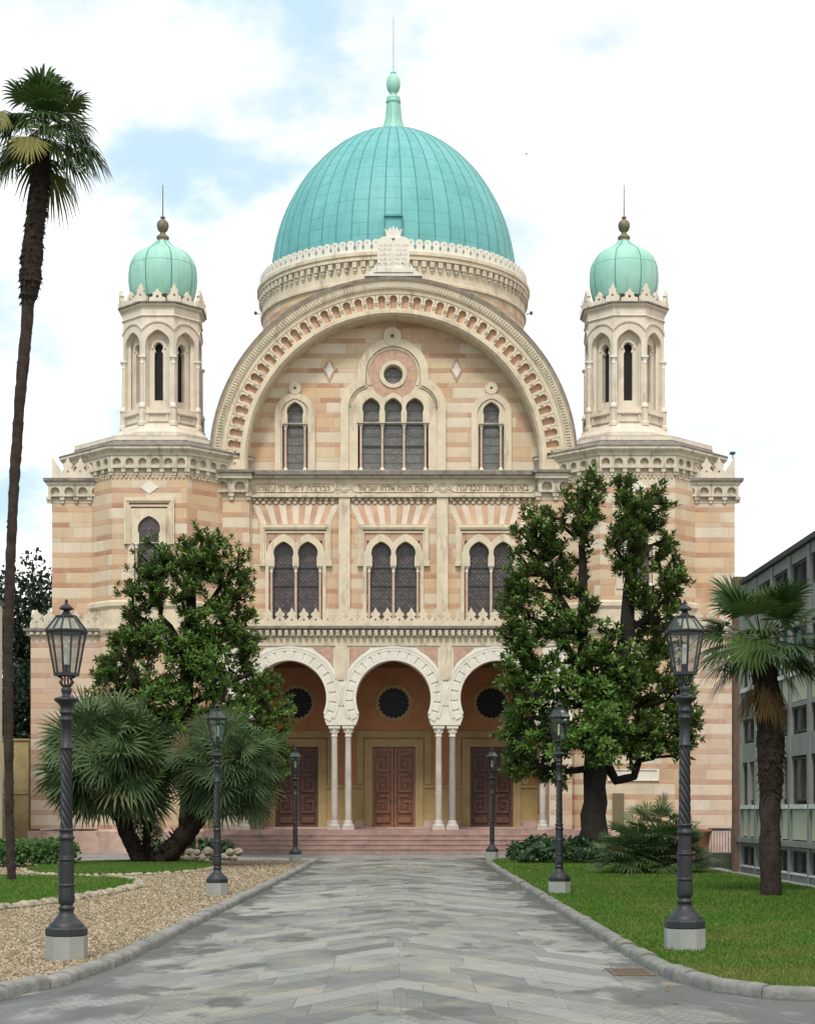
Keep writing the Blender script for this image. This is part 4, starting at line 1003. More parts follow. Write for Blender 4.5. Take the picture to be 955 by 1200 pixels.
# ---- side wings
def wing(sg):
    s = YW / 2000
    xo_, xi = sg * (400 * YW / 2000), sg * 7.2
    xl = sg * (425 * YWL / 2000)
    zt = Z(592, YW); x0, x1 = sorted((xi, xo_))
    mb = MB(); mb.box(x0, x1, YW, 82, 8.0, zt + .6); w = mb.build('wing', 'stripe', syn)
    mb = MB(); z0, z1 = Z(590, YW), Z(569, YW); fr = Fr(0, YW)
    e0, e1 = (x0 - .12, x1) if sg < 0 else (x0, x1 + .12)
    arch_frieze(mb, fr, e0, e1, z0, z1, 11, .14, 0, 0, 1)
    fs = Fr(xo_, YW, (0, 1)) if sg > 0 else Fr(xo_, YW, (0, -1))
    b0, b1 = (-.12, 9.) if sg > 0 else (-9., .12)
    arch_frieze(mb, fs, b0, b1, z0, z1, 20, .12, 0, 0, 1)
    xa, xb = (x0 - .28, x1) if sg < 0 else (x0, x1 + .28)
    mb.box(xa + (.1 if sg < 0 else 0), xb - (.1 if sg > 0 else 0), YW - .18, 82, z1 + .003, Z(565, YW), 0); mb.box(xa, xb, YW - .28, 82, Z(565, YW) + .003, Z(561.5, YW), 2)
    sub(mb, 'wing_cornice', ['frieze', 'niche', 'edge'], w)
    mb = MB(); fr = Fr(0, YW - .05); ex0, ex1 = sorted((xi, xo_ - sg * .02))
    crest(mb, fr, ex0 + (.35 if sg < 0 else 0), ex1 - (.35 if sg > 0 else 0), Z(561.5, YW) + .003, .47, .80, .12)
    a, b = (ex0, ex0 + .36) if sg < 0 else (ex1, ex1 - .36)
    mb.plate(fr, [(a, Z(561.5, YW)), (b, Z(561.5, YW)), (b, Z(556, YW)), (a + (b - a) * .7, Z(548, YW)), (a, Z(536, YW))], (), .07, -.07, back=True)
    mb.build('wing_crest', 'mustone', w, False)
    # lower storey
    l0, l1 = sorted((xi, xl)); mb = MB(); ztl = Z(745, YWL)
    mb.box(l0, l1, YWL, 84, .9, ztl + .3); lw = mb.build('lower_wing', 'stripe_low', syn)
    mb = MB(); mb.box(l0 - (.10 if sg < 0 else 0), l1 + (.10 if sg > 0 else 0), YWL - .10, 84.1, 0, .84, 0); sub(mb, 'plinth', 'plinth', lw)
    mb = MB(); fr = Fr(0, YWL); k0, k1 = (l0 - .24, l1) if sg < 0 else (l0, l1 + .24)
    mb.box(k0, k1, YWL - .24, 84.2, Z(740, YWL), Z(737, YWL), 0); mb.box(k0 + .1, k1 - .1, YWL - .12, 84.1, ztl, Z(740, YWL) - .003, 1)
    dentils(mb, fr, l0, l1, ztl + .02, Z(741, YWL), .24, .2, .1, 1, .5)
    sub(mb, 'lower_cornice', ['edge', 'frieze'], lw)
    mb = MB(); crest(mb, Fr(0, YWL - .06), l0, l1, Z(737, YWL), .47, .72, .12)
    fs = Fr(xl - sg * .06, YWL, (0, 1)) if sg > 0 else Fr(xl - sg * .06, YWL, (0, -1))
    crest(mb, fs, 0 if sg > 0 else -8, 8 if sg > 0 else 0, Z(737, YWL) + .002, .47, .72, .12)
    sub(mb, 'lower_crest', 'frieze', lw)
for sg in (-1, 1): wing(sg)
# body, barrel roof, drum, dome
mb = MB(); mb.box(-9.6, 9.6, YB + .5, 90, 0, 13.2); mb.build('nave_wall', 'stripe', syn)
mb = MB(); prof = [(6.85 * math.cos(PI - PI * i / 40), 14.69 + 6.85 * math.sin(PI - PI * i / 40)) for i in range(41)] + [(6.85, 13), (-6.85, 13)]
fV = Fr(0, 66.3); mb.plate(fV, prof, (), 0, -22, 0, back=True); mb.build('barrel_roof', 'roof', syn)
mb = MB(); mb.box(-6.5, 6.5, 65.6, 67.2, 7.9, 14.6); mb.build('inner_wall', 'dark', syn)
DC = (0, 76.0)
mb = MB()
mb.lathe([(5.78, 15.5), (5.78, 22.4)], 96, DC, 0, 0, True, caps=False)
mb.lathe([(5.80, 22.4), (5.80, 23.25)], 96, DC, 0, 1, True, caps=False)
mb.lathe([(5.80, 23.25), (5.90, 23.3), (5.90, 23.42), (5.84, 23.46), (5.84, 24.20), (6.00, 24.24), (6.0, 24.38), (6.06, 24.42), (6.06, 24.56), (5.6, 24.62)], 96, DC, 0, 0, False, caps=False)
dr = mb.build('drum', ['cream', 'stripe_warm'], syn)
mb = MB(); nn = 104
for k in range(nn):
    a = 2 * PI * (k + .5) / nn; fr = Fr(5.85 * math.cos(a), 76 + 5.85 * math.sin(a), (-math.sin(a), math.cos(a)))
    mb.fbox(fr, -.095, .095, 23.97, 24.20, -.05, .13); mb.fbox(fr, -.06, .06, 23.84, 23.967, -.05, .08); mb.fbox(fr, -.03, .03, 23.76, 23.837, -.05, .04)
sub(mb, 'corbel_table', 'frieze', dr)
mb = MB()
for k in range(nn):
    a = 2 * PI * k / nn; fr = Fr(5.88 * math.cos(a), 76 + 5.88 * math.sin(a), (-math.sin(a), math.cos(a)))
    crest(mb, fr, -.177, .177, 24.58, .354, .52, .10, 0, 'round', True)
sub(mb, 'drum_crest', 'white', dr)
Da, Dc, Dz, Dp, Dq = 5.413, 6.641, 25.2, 1.899, .5534
tt = [1 - (1 - i / 60) ** 1.6 for i in range(61)]
prof = [(5.39, 24.45), (5.408, 24.85)] + [(max(.02, Da * max(0, 1 - t ** Dp) ** Dq), Dz + Dc * t) for t in tt]
mb = MB(); mb.lathe(prof, 96, DC, 0, 0, True)
dome = mb.build('dome', 'copper', syn)
mb = MB()
for k in range(48):
    a = 2 * PI * (k + .5) / 48; mb.tube([(r * math.cos(a), 76 + r * math.sin(a), z) for r, z in prof[:-1:2]], .024, 4, caps=False)
sub(mb, 'standing_seams', 'seam', dome)
mb = MB(); dz = .0
mb.lathe([(r * .038, Z(y, 76)) for r, y in [(19, 166), (15.5, 160), (14, 157), (12.4, 151), (10.4, 145), (9.0, 138), (8.2, 130), (7.5, 122), (7.3, 121), (8.8, 120.3), (8.8, 118.5), (7.4, 117.5), (8.2, 116), (7.4, 113.5), (4.2, 111.8), (3.6, 110), (5, 108), (7, 105), (8, 101), (8.2, 97.5), (7.6, 93), (6, 89.5), (3.2, 87), (2.2, 86), (3.2, 85.3), (3.2, 84.3), (1.2, 83.4), (.8, 80), (.55, 20), (.2, 19)]], 28, DC)
for k in range(8):
    a = k * PI / 4 + PI / 8
    mb.tube([(.038 * r * math.cos(a), 76 + .038 * r * math.sin(a), Z(y, 76)) for r, y in [(15.2, 158), (12.8, 151), (10.8, 145), (9.4, 138), (8.6, 130), (8.0, 122)]], .04, 5)
sub(mb, 'dome_finial', 'copperlt', dome)
# hatch on the dome front
mb = MB(); yh = 76 - 5.28
mb.box(-.33, .33, yh - .22, yh + .6, 25.0, 26.15, 0); mb.box(-.40, .40, yh - .3, yh + .6, 26.15, 26.23, 1); mb.box(-.40, -.34, yh - .26, yh + .6, 25, 26.15, 1); mb.box(.34, .40, yh - .26, yh + .6, 25, 26.15, 1)
sub(mb, 'roof_hatch', ['copper', 'seam'], dome)
# lightning rod brackets on the drum
for sg in (-1, 1):
    mb = MB(); mb.tube([(sg * 5.86, 75.3, 23.5), (sg * 6.02, 75.3, 23.56), (sg * 6.1, 75.3, 23.5)], .025, 5); mb.box(sg * 6.08 - .06, sg * 6.08 + .06, 75.22, 75.36, 23.5, 23.62); sub(mb, 'floodlight_bracket', 'winframe', dr)
mb = MB(); xx = X(858, YW); mb.tube([(xx, YW - .1, Z(538, YW)), (xx, YW - .1, Z(533, YW))], .02, 5); mb.box(xx - .10, xx + .08, YW - .2, YW, Z(533, YW), Z(530.5, YW)); mb.build('floodlight', 'winframe', syn)

# =================================================================== STREET LAMPS
def lamp(name):
    L = thing(name, '', 'street lamp', (0, 0, 0))
    U = .003244
    zz = lambda y: (1180 - y) * U
    mb = MB(); hw = .205
    mb.lathe([(octo(hw), -.05), (octo(hw), zz(1090)), (octo(hw - .012), zz(1089))], 8, (0, 0), PI / 8, 0, False)
    mb.build('plinth_block', 'plinthstone', L, False)
    mb = MB()
    mb.lathe([(octo(.200), zz(1088)), (octo(.203), zz(1085)), (octo(.203), zz(1066)), (octo(.192), zz(1062)), (octo(.185), zz(1060))], 8, (0, 0), PI / 8, 0, False)
    mb.lathe([(.185, zz(1060)), (.178, zz(1052)), (.15, zz(1044)), (.125, zz(1036)), (.10, zz(1028)), (.082, zz(1020)), (.075, zz(1015)), (.075, zz(1006)), (.086, zz(1003)), (.088, zz(999)), (.07, zz(995)), (.066, zz(990))], 24, (0, 0), 0, 0, True)
    flute = lambda n, d: (lambda a, z: 1 - d * (.5 + .5 * math.cos(n * a)))
    mb.lathe([(.066, zz(990)), (.080, zz(984)), (.086, zz(974)), (.083, zz(950)), (.080, zz(932))], 48, (0, 0), 0, 0, True, flute(12, .08))
    mb.lathe([(.080, zz(932)), (.088, zz(930)), (.088, zz(925)), (.078, zz(922))], 24, (0, 0))
    mb.lathe([(.076, zz(922)), (.079, zz(900)), (.076, zz(880)), (.079, zz(865)), (.076, zz(850))], 48, (0, 0), 0, 0, True, lambda a, z: 1 + .07 * math.cos(6 * a) * math.sin(z * 60))
    mb.lathe([(.078, zz(850)), (.088, zz(846)), (.088, zz(842)), (.074, zz(839)), (.082, zz(836)), (.070, zz(832))], 24, (0, 0))
    mb.lathe([(.072, zz(832)), (.069, zz(782))], 48, (0, 0), 0, 0, True, flute(14, .10))
    mb.lathe([(.070, zz(782)), (.084, zz(779)), (.084, zz(770)), (.070, zz(767)), (.068, zz(755)), (.082, zz(752)), (.082, zz(747)), (.064, zz(744))], 24, (0, 0))
    n = 40; z0, z1 = zz(744), zz(492); zs = [z0 + (z1 - z0) * i / 90 for i in range(91)]
    mb.lathe([(.066 - .008 * (z - z0) / (z1 - z0), z) for z in zs], 56, (0, 0), 0, 0, True, lambda a, z: 1 - .26 * (.5 + .5 * math.cos(6 * (a + (z - z0) * 11.))) ** 2)
    mb.lathe([(.060, zz(492)), (.070, zz(489)), (.070, zz(484)), (.056, zz(480)), (.054, zz(402)), (.066, zz(399)), (.066, zz(394)), (.058, zz(390)), (.060, zz(378)), (.070, zz(376)), (.070, zz(371)), (.062, zz(368)), (.066, zz(352)), (.085, zz(345)), (.115, zz(338)), (.128, zz(333)), (.128, zz(328)), (.10, zz(325)), (.05, zz(320)), (.042, zz(314)), (.055, zz(306)), (.058, zz(298)), (.04, zz(292)), (.034, zz(284))], 24, (0, 0))
    mb.build('post', 'iron', L, False)
    # lantern: hexagonal
    H = lambda r: r / math.cos(PI / 6)
    mb = MB()
    hexp = lambda r, z: [(r * math.cos(PI / 6 + k * PI / 3 - PI / 6 + PI / 6), r * math.sin(PI / 6 + k * PI / 3), z) for k in range(6)]
    a6 = PI / 6
    rb, rt, ro, rp = .125, .205, .228, .105
    zb, zt, zr, zp = zz(250), zz(116), zz(111), zz(66)
    for k in range(6):
        a = a6 + k * PI / 3; ca, sa = math.cos(a), math.sin(a)
        mb.tube([(rb * ca, rb * sa, zb), (rt * ca, rt * sa, zt)], .011, 6)
        mb.tube([(ro * .97 * ca, ro * .97 * sa, zr), (rp * ca, rp * sa, zp)], .011, 6)
        mb.tube([(.04 * ca, .04 * sa, zz(290)), (.075 * ca, .075 * sa, zz(275)), (.05 * ca, .05 * sa, zz(265)), (rb * .98 * ca, rb * .98 * sa, zb)], .010, 6)
    mb.lathe([(rb - .02, zb - .02), (rb + .012, zb - .018), (rb + .012, zb + .012), (rb - .02, zb + .012)], 6, (0, 0), a6, 0, False)
    for r0, r1, za, zb2 in ((rt - .018, rt + .012, zt - .012, zt),):
        vs = []; 
        mb.lathe([(r1, za), (ro, zb2 + .008), (ro, zb2 + .02), (rt, zb2 + .024)], 6, (0, 0), a6, 0, False, caps=False)
        mb.lathe([(r0, zb2 + .02), (r0, za), (r1, za)], 6, (0, 0), a6, 0, False, caps=False)
    mb.lathe([(rp - .02, zp - .006), (rp + .012, zp - .004), (rp + .012, zp + .012), (.06, zp + .022), (.042, zp + .045), (.03, zz(46)), (.075, zz(42)), (.078, zz(38)), (.05, zz(30)), (.024, zz(25)), (.012, zz(20)), (.02, zz(16)), (.012, zz(11)), (.002, zz(8))], 6, (0, 0), a6, 0, False)
    mb.build('lantern', 'iron', L, False)
    lan = mb and [o for o in bpy.data.objects if o.parent == L and o.name.startswith('lantern')][-1]
    mb = MB()
    for k in range(6):
        a, b = a6 + k * PI / 3, a6 + (k + 1) * PI / 3
        P = lambda r, q, z: (r * math.cos(q), r * math.sin(q), z)
        mb.add([P(rb, a, zb), P(rb, b, zb), P(rt, b, zt), P(rt, a, zt)], [(0, 1, 2, 3)])
        mb.add([P(ro * .96, a, zr), P(ro * .96, b, zr), P(rp, b, zp), P(rp, a, zp)], [(0, 1, 2, 3)])
    mb.build('glass_pane', 'lampglass', lan, False)
    mb = MB(); mb.lathe([(.022, zb), (.022, zb + .07), (.03, zb + .075), (.03, zb + .10)], 10, (0, 0), 0, 1); mb.lathe([(.032, zb + .10), (.034, zb + .26), (.02, zb + .31)], 12, (0, 0)); mb.build('lamp_tube', ['bulb', 'iron'], lan, False)
    return L
LD = [(-3.40, 17.75, 1.0, 'grey cast iron lamp standing nearest on the gravel beside the left kerb, twisted post'),
      (-3.21, 31.1, .945, 'grey lamp on the gravel in front of the right head of the clipped fan palm'),
      (-2.95, 51.3, .925, 'small far lamp on the left of the path in front of the portico doors'),
      (3.20, 18.75, 1.03, 'grey cast iron lamp on the lawn nearest the right kerb bend, beside the short palm'),
      (3.07, 31.6, .96, 'grey lamp on the lawn in front of the dark trunked right magnolia'),
      (3.14, 54.3, .955, 'small far lamp on the right of the path by the ivy and steps')]
L0 = lamp('street_lamp')
for i, (x, y, k, lb) in enumerate(LD):
    o = L0 if i == 0 else copy_tree(L0)
    o.location = (x, y, .0 if x > 0 else .0); o.scale = (k, k, k); tag(o, lb, 'street lamp', 'street lamps along the path'); o.rotation_euler.z = R(rnd.uniform(-4, 4))

# =================================================================== GROUND
def sheet(name, pts, z, mat, thick=0.):
    mb = MB(); mb.plate(lambda a, b, o: (a, b, o), pts, (), z, z - max(thick, .02), 0)
    return tag(mb.build(name, mat), kind='structure')
mb = MB(); mb.add([(-900, -60, -.03), (900, -60, -.03), (900, 1500, -.03), (-900, 1500, -.03)], [(0, 1, 2, 3)]); tag(mb.build('ground', 'soil'), kind='structure')
kl = [(-9.5, 9.5), (-5.6, 11.6), (-4.1, 13.0), (-3.45, 14.2), (-3.1, 15.6), (-2.93, 17.3), (-2.86, 20), (-2.82, 23.7), (-2.75, 28), (-2.62, 36), (-2.5, 44.4), (-2.5, 50.5)]
kr = [(9.5, 13.7), (6.0, 14.2), (4.0, 14.35), (3.3, 14.55), (2.92, 15.1), (2.70, 16.2), (2.64, 18), (2.66, 23.7), (2.70, 32), (2.76, 44), (2.80, 50), (3.1, 53.6), (4.2, 55.2)]
path_poly = [(-40, -40), (40, -40), (40, 13.0)] + kr + [(4.2, 57.5), (-2.5, 57.5)] + list(reversed(kl)) + [(-40, 9.0)]
sheet('path', path_poly, 0.0, 'path')
sheet('forecourt', [(-30, 53.0), (-2.5, 53.0), (-2.5, 57.49), (4.2, 57.49), (4.2, 55.25), (8.35, 55.25), (8.35, 49.6), (30, 49.6), (30, 63.4), (-30, 63.4)], -.004, 'forecourt')
gp = [(-30, 8.8)] + [(x - .12 if i > 2 else x - .05, y) for i, (x, y) in enumerate(kl)] + [(-2.62, 53.0), (-30, 53.0)]
sheet('gravel_bed', gp, .05, 'gravel')
lp = [(8.3, 13.9)] + [(x + .1, y) for x, y in kr[1:]] + [(8.3, 55.2)]
sheet('lawn', lp, .06, 'lawn')
sheet('side_pavement', [(8.36, 5), (8.9, 5), (8.9, 49.5), (8.36, 49.5)], .03, 'forecourt')
# kerbs: rounded stones following the edge
def kerb(name, line, mat, h=.11, w=.19, side=1):
    pts = []
    for i in range(len(line) - 1):
        a, b = Vector(line[i]), Vector(line[i + 1]); n = max(1, int((b - a).length / .12))
        for k in range(n): pts.append(a.lerp(b, k / n))
    pts.append(Vector(line[-1]))
    mb = MB(); i = 0
    while i < len(pts) - 2:
        n = rnd.choice([4, 5, 6, 7]); n = len(pts) - 1 - i if len(pts) - 1 - (i + n) < 3 else n; seg = pts[i:i + n + 1]
        if len(seg) < 3: break
        dz = rnd.uniform(-.012, .014); dx = rnd.uniform(-.012, .012); vs = []; prof = [(-.5, -.3), (-.5, .55), (-.42, .82), (-.25, .97), (0, 1.03), (.25, .97), (.42, .82), (.5, .55), (.5, -.3)]
        for j, p in enumerate(seg):
            d = (seg[min(j + 1, len(seg) - 1)] - seg[max(j - 1, 0)]).normalized(); nn = Vector((d.y, -d.x))
            q = p.copy(); tap = 1.
            if j == 0: q = p + d * .009; tap = .93
            if j == len(seg) - 1: q = p - d * .009; tap = .93
            for (u, v) in prof: 
                hh = h * v * (tap if v > .9 else 1) + dz + rnd.uniform(-.003, .003)
                vs.append((q.x + nn.x * (u * w * tap + dx - side * w * .0), q.y + nn.y * (u * w * tap + dx), hh))
        m = len(prof); mb.add(vs, [(j * m + k, j * m + k + 1, (j + 1) * m + k + 1, (j + 1) * m + k) for j in range(len(seg) - 1) for k in range(m - 1)], 0, True)
        mb.add(vs[:m], [tuple(range(m))]); mb.add(vs[-m:], [tuple(reversed(range(m)))])
        i += n
    o = mb.build(name, mat); return tag(o, kind='structure')
kerb('kerb', kl, 'kerbpale'); kerb('kerb', kr, 'kerb')

# grass islands on the gravel
isl1 = [(-14, 23.5), (-9, 25.3), (-6.15, 26.4), (-5.75, 27.8), (-5.45, 29.6), (-5.2, 32), (-5.1, 34.2), (-5.35, 36), (-5.9, 37.4), (-7.0, 38.4), (-9, 39), (-14, 39.3)]
isl2 = [(-7.1 + 2.35 * math.cos(a), 45.2 + 5.4 * math.sin(a)) for a in [2 * PI * i / 30 for i in range(30)]]
sheet('lawn', isl1, .12, 'lawn'); sheet('lawn', isl2, .12, 'lawn')
def rock(mb, x, y, z, r, mi=0, sq=.7):
    n = 7; vs = []
    rows = [(-.9, .35), (-.4, .9), (.15, 1.0), (.6, .75), (.92, .3)]
    a0 = rnd.random() * 6; sx, sy = rnd.uniform(.8, 1.25), rnd.uniform(.75, 1.1)
    for (h, q) in rows:
        for k in range(n):
            a = a0 + 2 * PI * k / n; rr = r * q * rnd.uniform(.8, 1.15)
            vs.append((x + rr * math.cos(a) * sx, y + rr * math.sin(a) * sy, z + h * r * sq * rnd.uniform(.9, 1.1)))
    m = len(rows)
    mb.add(vs, [(i * n + k, i * n + (k + 1) % n, (i + 1) * n + (k + 1) % n, (i + 1) * n + k) for i in range(m - 1) for k in range(n)] + [tuple(range((m - 1) * n, m * n))], mi)
def edging(line, r, closed=False):
    mb = MB(); pts = list(line) + ([line[0]] if closed else [])
    for i in range(len(pts) - 1):
        a, b = Vector(pts[i]), Vector(pts[i + 1]); L = (b - a).length; n = max(1, int(L / (r * 1.35)))
        for k in range(n):
            p = a.lerp(b, (k + rnd.random() * .4) / n); rr = r * rnd.uniform(.75, 1.15)
            rock(mb, p.x + rnd.uniform(-.04, .04), p.y + rnd.uniform(-.04, .04), .07, rr)
    return tag(mb.build('stone_kerb', 'edging'), kind='structure')
edging(isl1[:10], .13); edging(isl2, .085, True)

# gravel pebbles and grass blades as loose matter
rs = np.random.default_rng(5)
def inside(poly, px, py):
    r = np.zeros(len(px), bool); n = len(poly); j = n - 1
    for i in range(n):
        xi, yi = poly[i]; xj, yj = poly[j]
        c = ((yi > py) != (yj > py)) & (px < (xj - xi) * (py - yi) / (yj - yi + 1e-12) + xi); r ^= c; j = i
    return r
def scatter(n, poly, d0, d1, x0, x1, excl=()):
    u = rs.random(n * 3); y = 1 / (u / d0 + (1 - u) / d1); x = x0 + (x1 - x0) * rs.random(n * 3)
    m = inside(poly, x, y)
    for e in excl: m &= ~inside(e, x, y)
    return x[m][:n], y[m][:n]
def pebbles():
    x, y = scatter(130000, gp, 12.5, 52, -12.5, -2.5, (isl1, isl2)); n = len(x)
    oc = np.array([(1, 0, 0), (0, 1, 0), (-1, 0, 0), (0, -1, 0), (0, 0, 1), (.6, .6, .7), (-.5, .6, .6)], float)[:5]
    fc = np.array([(0, 1, 4), (1, 2, 4), (2, 3, 4), (3, 0, 4)])
    r = rs.uniform(.007, .019, n) * (1 + y / 60); ang = rs.random(n) * 6.28
    sx = rs.uniform(.7, 1.4, n); ca, sa = np.cos(ang), np.sin(ang)
    v = np.repeat(oc[None], n, 0) * rs.uniform(.75, 1.2, (n, 5, 1))
    v[:, :, 0] *= sx[:, None]; v[:, :, 2] *= .75; v[:, 4, :2] += rs.uniform(-.45, .45, (n, 2))
    vx = (v[:, :, 0] * ca[:, None] - v[:, :, 1] * sa[:, None]) * r[:, None] + x[:, None]
    vy = (v[:, :, 0] * sa[:, None] + v[:, :, 1] * ca[:, None]) * r[:, None] + y[:, None]
    vz = v[:, :, 2] * r[:, None] + .052
    V = np.stack([vx, vy, vz], 2).reshape(-1, 3); F = (fc[None] + (np.arange(n) * 5)[:, None, None]).reshape(-1, 3)
    tag(npmesh('gravel', V, F, 'pebble'), kind='stuff')
pebbles()
def blades(name, n, poly, d0, d1, x0, x1, z, hmin=.018, hmax=.05):
    x, y = scatter(n, poly, d0, d1, x0, x1); n = len(x)
    h = rs.uniform(hmin, hmax, n); w = rs.uniform(.004, .009, n) * (1 + y / 25); a = rs.random(n) * 6.28; ln = rs.uniform(0, .7, n) * h; b = rs.random(n) * 6.28
    V = np.zeros((n, 3, 3)); V[:, 0] = np.stack([x - w * np.cos(a), y - w * np.sin(a), np.full(n, z)], 1); V[:, 1] = np.stack([x + w * np.cos(a), y + w * np.sin(a), np.full(n, z)], 1)
    V[:, 2] = np.stack([x + ln * np.cos(b), y + ln * np.sin(b), z + h], 1)
    tag(npmesh(name, V.reshape(-1, 3), np.arange(n * 3).reshape(-1, 3), 'grassblade'), kind='stuff')
blades('grass', 190000, lp, 14.3, 55, 2.8, 9.5, .058)
blades('grass', 60000, isl1, 24, 39, -12, -5, .118)
blades('grass', 40000, isl2, 39.5, 51, -9.6, -4.6, .118)

x, y = scatter(130, lp, 15, 50, 2.9, 8.2); x2, y2 = scatter(60, path_poly, 14, 48, -2.6, 2.6); lv = []
for px_, py_, zz_ in [(a, b, .10) for a, b in zip(x, y)] + [(a, b, .012) for a, b in zip(x2, y2) if abs(a) > 1.9]:
    q = random.Random(int(px_ * 1e4)); a = q.random() * 6.28; lv.append((px_, py_, zz_, math.cos(a), math.sin(a), q.uniform(-.1, .3), 0, 0, 1, q.uniform(.05, .11), q.uniform(.03, .05)))
LEAVES = lv

# =================================================================== TREES
def leaf_mesh(name, items, mat, parent, fold=.18):
    """items: array rows of (base3, dir3, up3, length, width): a folded pointed leaf of 2x2 faces"""
    A = np.array(items); n = len(A); b, d, up, L, W = A[:, :3], A[:, 3:6], A[:, 6:9], A[:, 9:10], A[:, 10:11]
    d = d / np.linalg.norm(d, axis=1, keepdims=True); sd = np.cross(d, up); sd /= np.linalg.norm(sd, axis=1, keepdims=True) + 1e-9; nm = np.cross(sd, d)
    V = np.stack([b, b + d * L * .5 + sd * W * .5 + nm * W * fold, b + d * L * .52, b + d * L * .5 - sd * W * .5 + nm * W * fold, b + d * L - nm * L * .08], 1)
    F = np.array([(0, 1, 2), (0, 2, 3), (1, 4, 2), (2, 4, 3)])
    FF = (F[None] + (np.arange(n) * 5)[:, None, None]).reshape(-1, 3)
    return npmesh(name, V.reshape(-1, 3), FF, mat, parent)
tag(leaf_mesh('fallen_leaves', LEAVES, 'deadleaf', None), kind='stuff')
def rv():
    while True:
        v = Vector((rnd.uniform(-1, 1), rnd.uniform(-1, 1), rnd.uniform(-1, 1)))
        if .05 < v.length <= 1: return v
def magnolia(label, D, bx, stems, blobs, ncl, cen, leafL=.21, per=5, zroot=0.):
    """stems: lists of (px,py,dy,radius); blobs: (px,py,rx_px,ry_px,dy)"""
    s = D / 2000
    T = thing('magnolia_tree', label, 'tree', (X(bx, D), D, 0))
    nodes = []; par = []; rad = []
    for st in stems:
        pts = [Vector((X(p[0], D), D + p[2], max(zroot, Z(p[1], D)))) for p in st]; rr = [p[3] for p in st]
        prev = -1
        if nodes: prev = min(range(len(nodes)), key=lambda i: (nodes[i] - pts[0]).length)
        for i in range(len(pts) - 1):
            k = max(2, int((pts[i + 1] - pts[i]).length / .35))
            for j in range(k):
                nodes.append(pts[i].lerp(pts[i + 1], j / k) + Vector((rnd.uniform(-.03, .03), rnd.uniform(-.03, .03), 0))); par.append(prev); rad.append(rr[i] + (rr[i + 1] - rr[i]) * j / k); prev = len(nodes) - 1
    nst = len(nodes)
    vol = [b[2] * b[3] for b in blobs]; tot = sum(vol); cl = []
    for b, v in zip(blobs, vol):
        for _ in range(max(2, round(ncl * v / tot))):
            q = rv().normalized() * (rnd.random() ** .42)
            cl.append(Vector((X(b[0] + q.x * b[2], D), D + b[4] + q.y * b[2] * s * .95, Z(b[1] - q.z * b[3], D))))
    cl = [c for c in cl if c.z > .5]
    cl.sort(key=lambda c: min((c - n).length for n in nodes[:nst]))
    ends = []
    for c in cl:
        best, bi = 1e9, 0
        for i, n in enumerate(nodes):
            dd = (c - n).length + (1.2 * max(0, n.z - c.z)) 
            if dd < best: best, bi = dd, i
        a = nodes[bi]; L = (c - a).length; k = max(1, int(L / .4)); prev = bi
        sag = Vector((rnd.uniform(-.1, .1), rnd.uniform(-.1, .1), -.12 * L))
        for j in range(1, k + 1):
            t = j / k; nodes.append(a.lerp(c, t) + sag * 4 * t * (1 - t) * .6 + (Vector((rnd.uniform(-.05, .05), rnd.uniform(-.05, .05), rnd.uniform(-.05, .05))) if j < k else Vector())); par.append(prev); rad.append(0); prev = len(nodes) - 1
        ends.append(prev)
    cnt = [0] * len(nodes)
    for e in ends:
        i = e
        while i >= 0: cnt[i] += 1; i = par[i]
    for i in range(nst, len(nodes)): rad[i] = min(.016 + .017 * cnt[i] ** .55, .11)
    mt = MB(); mb = MB()
    kids = {}
    for i, p in enumerate(par): kids.setdefault(p, []).append(i)
    # stems as long tubes
    def chain(start, stem):
        out = [start]; 
        while True:
            k = [c for c in kids.get(out[-1], []) if (c < nst) == stem]
            if not k: return out
            out.append(max(k, key=lambda c: (cnt[c], rad[c])))
    used = set()
    for i in range(len(nodes)):
        if i in used: continue
        p = par[i]; ch = chain(i, i < nst); ch = [c for n_, c in enumerate(ch) if c not in used]
        used.update(ch)
        pts = ([nodes[p]] if p >= 0 else []) + [nodes[c] for c in ch]; rr = ([min(rad[ch[0]], rad[p])] if p >= 0 else []) + [rad[c] for c in ch]
        if len(pts) >= 2: (mt if i < nst else mb).tube(pts, rr, 10 if i < nst else 6, jit=.12 if i < nst else .05)
    mt.build('trunk', 'bark', T); mb.build('branches', 'bark', T)
    items = []; cz = Vector((X(cen[0], D), D, Z(cen[1], D)))
    for c in cl:
        outd = (c - cz); outd.normalize()
        for r in range(per):
            rp = c + rv() * .30
            ax = (outd * .7 + Vector((0, 0, .75)) + rv() * .7).normalized()
            e1 = ax.orthogonal().normalized(); e2 = ax.cross(e1); ph = rnd.random() * 6; nl = rnd.randint(8, 11)
            for k in range(nl):
                a = ph + k * 2.4; el = R(25 + 55 * (1 - k / nl) + rnd.uniform(-12, 12)); 
                d = ax * math.cos(el) + (e1 * math.cos(a) + e2 * math.sin(a)) * math.sin(el)
                lb = rp - ax * .10 * (1 - k / nl)
                items.append((*lb, *d, *ax, leafL * rnd.uniform(.75, 1.2), leafL * .42 * rnd.uniform(.8, 1.15)))
    leaf_mesh('crown', items, 'magnolia', T)
    return T
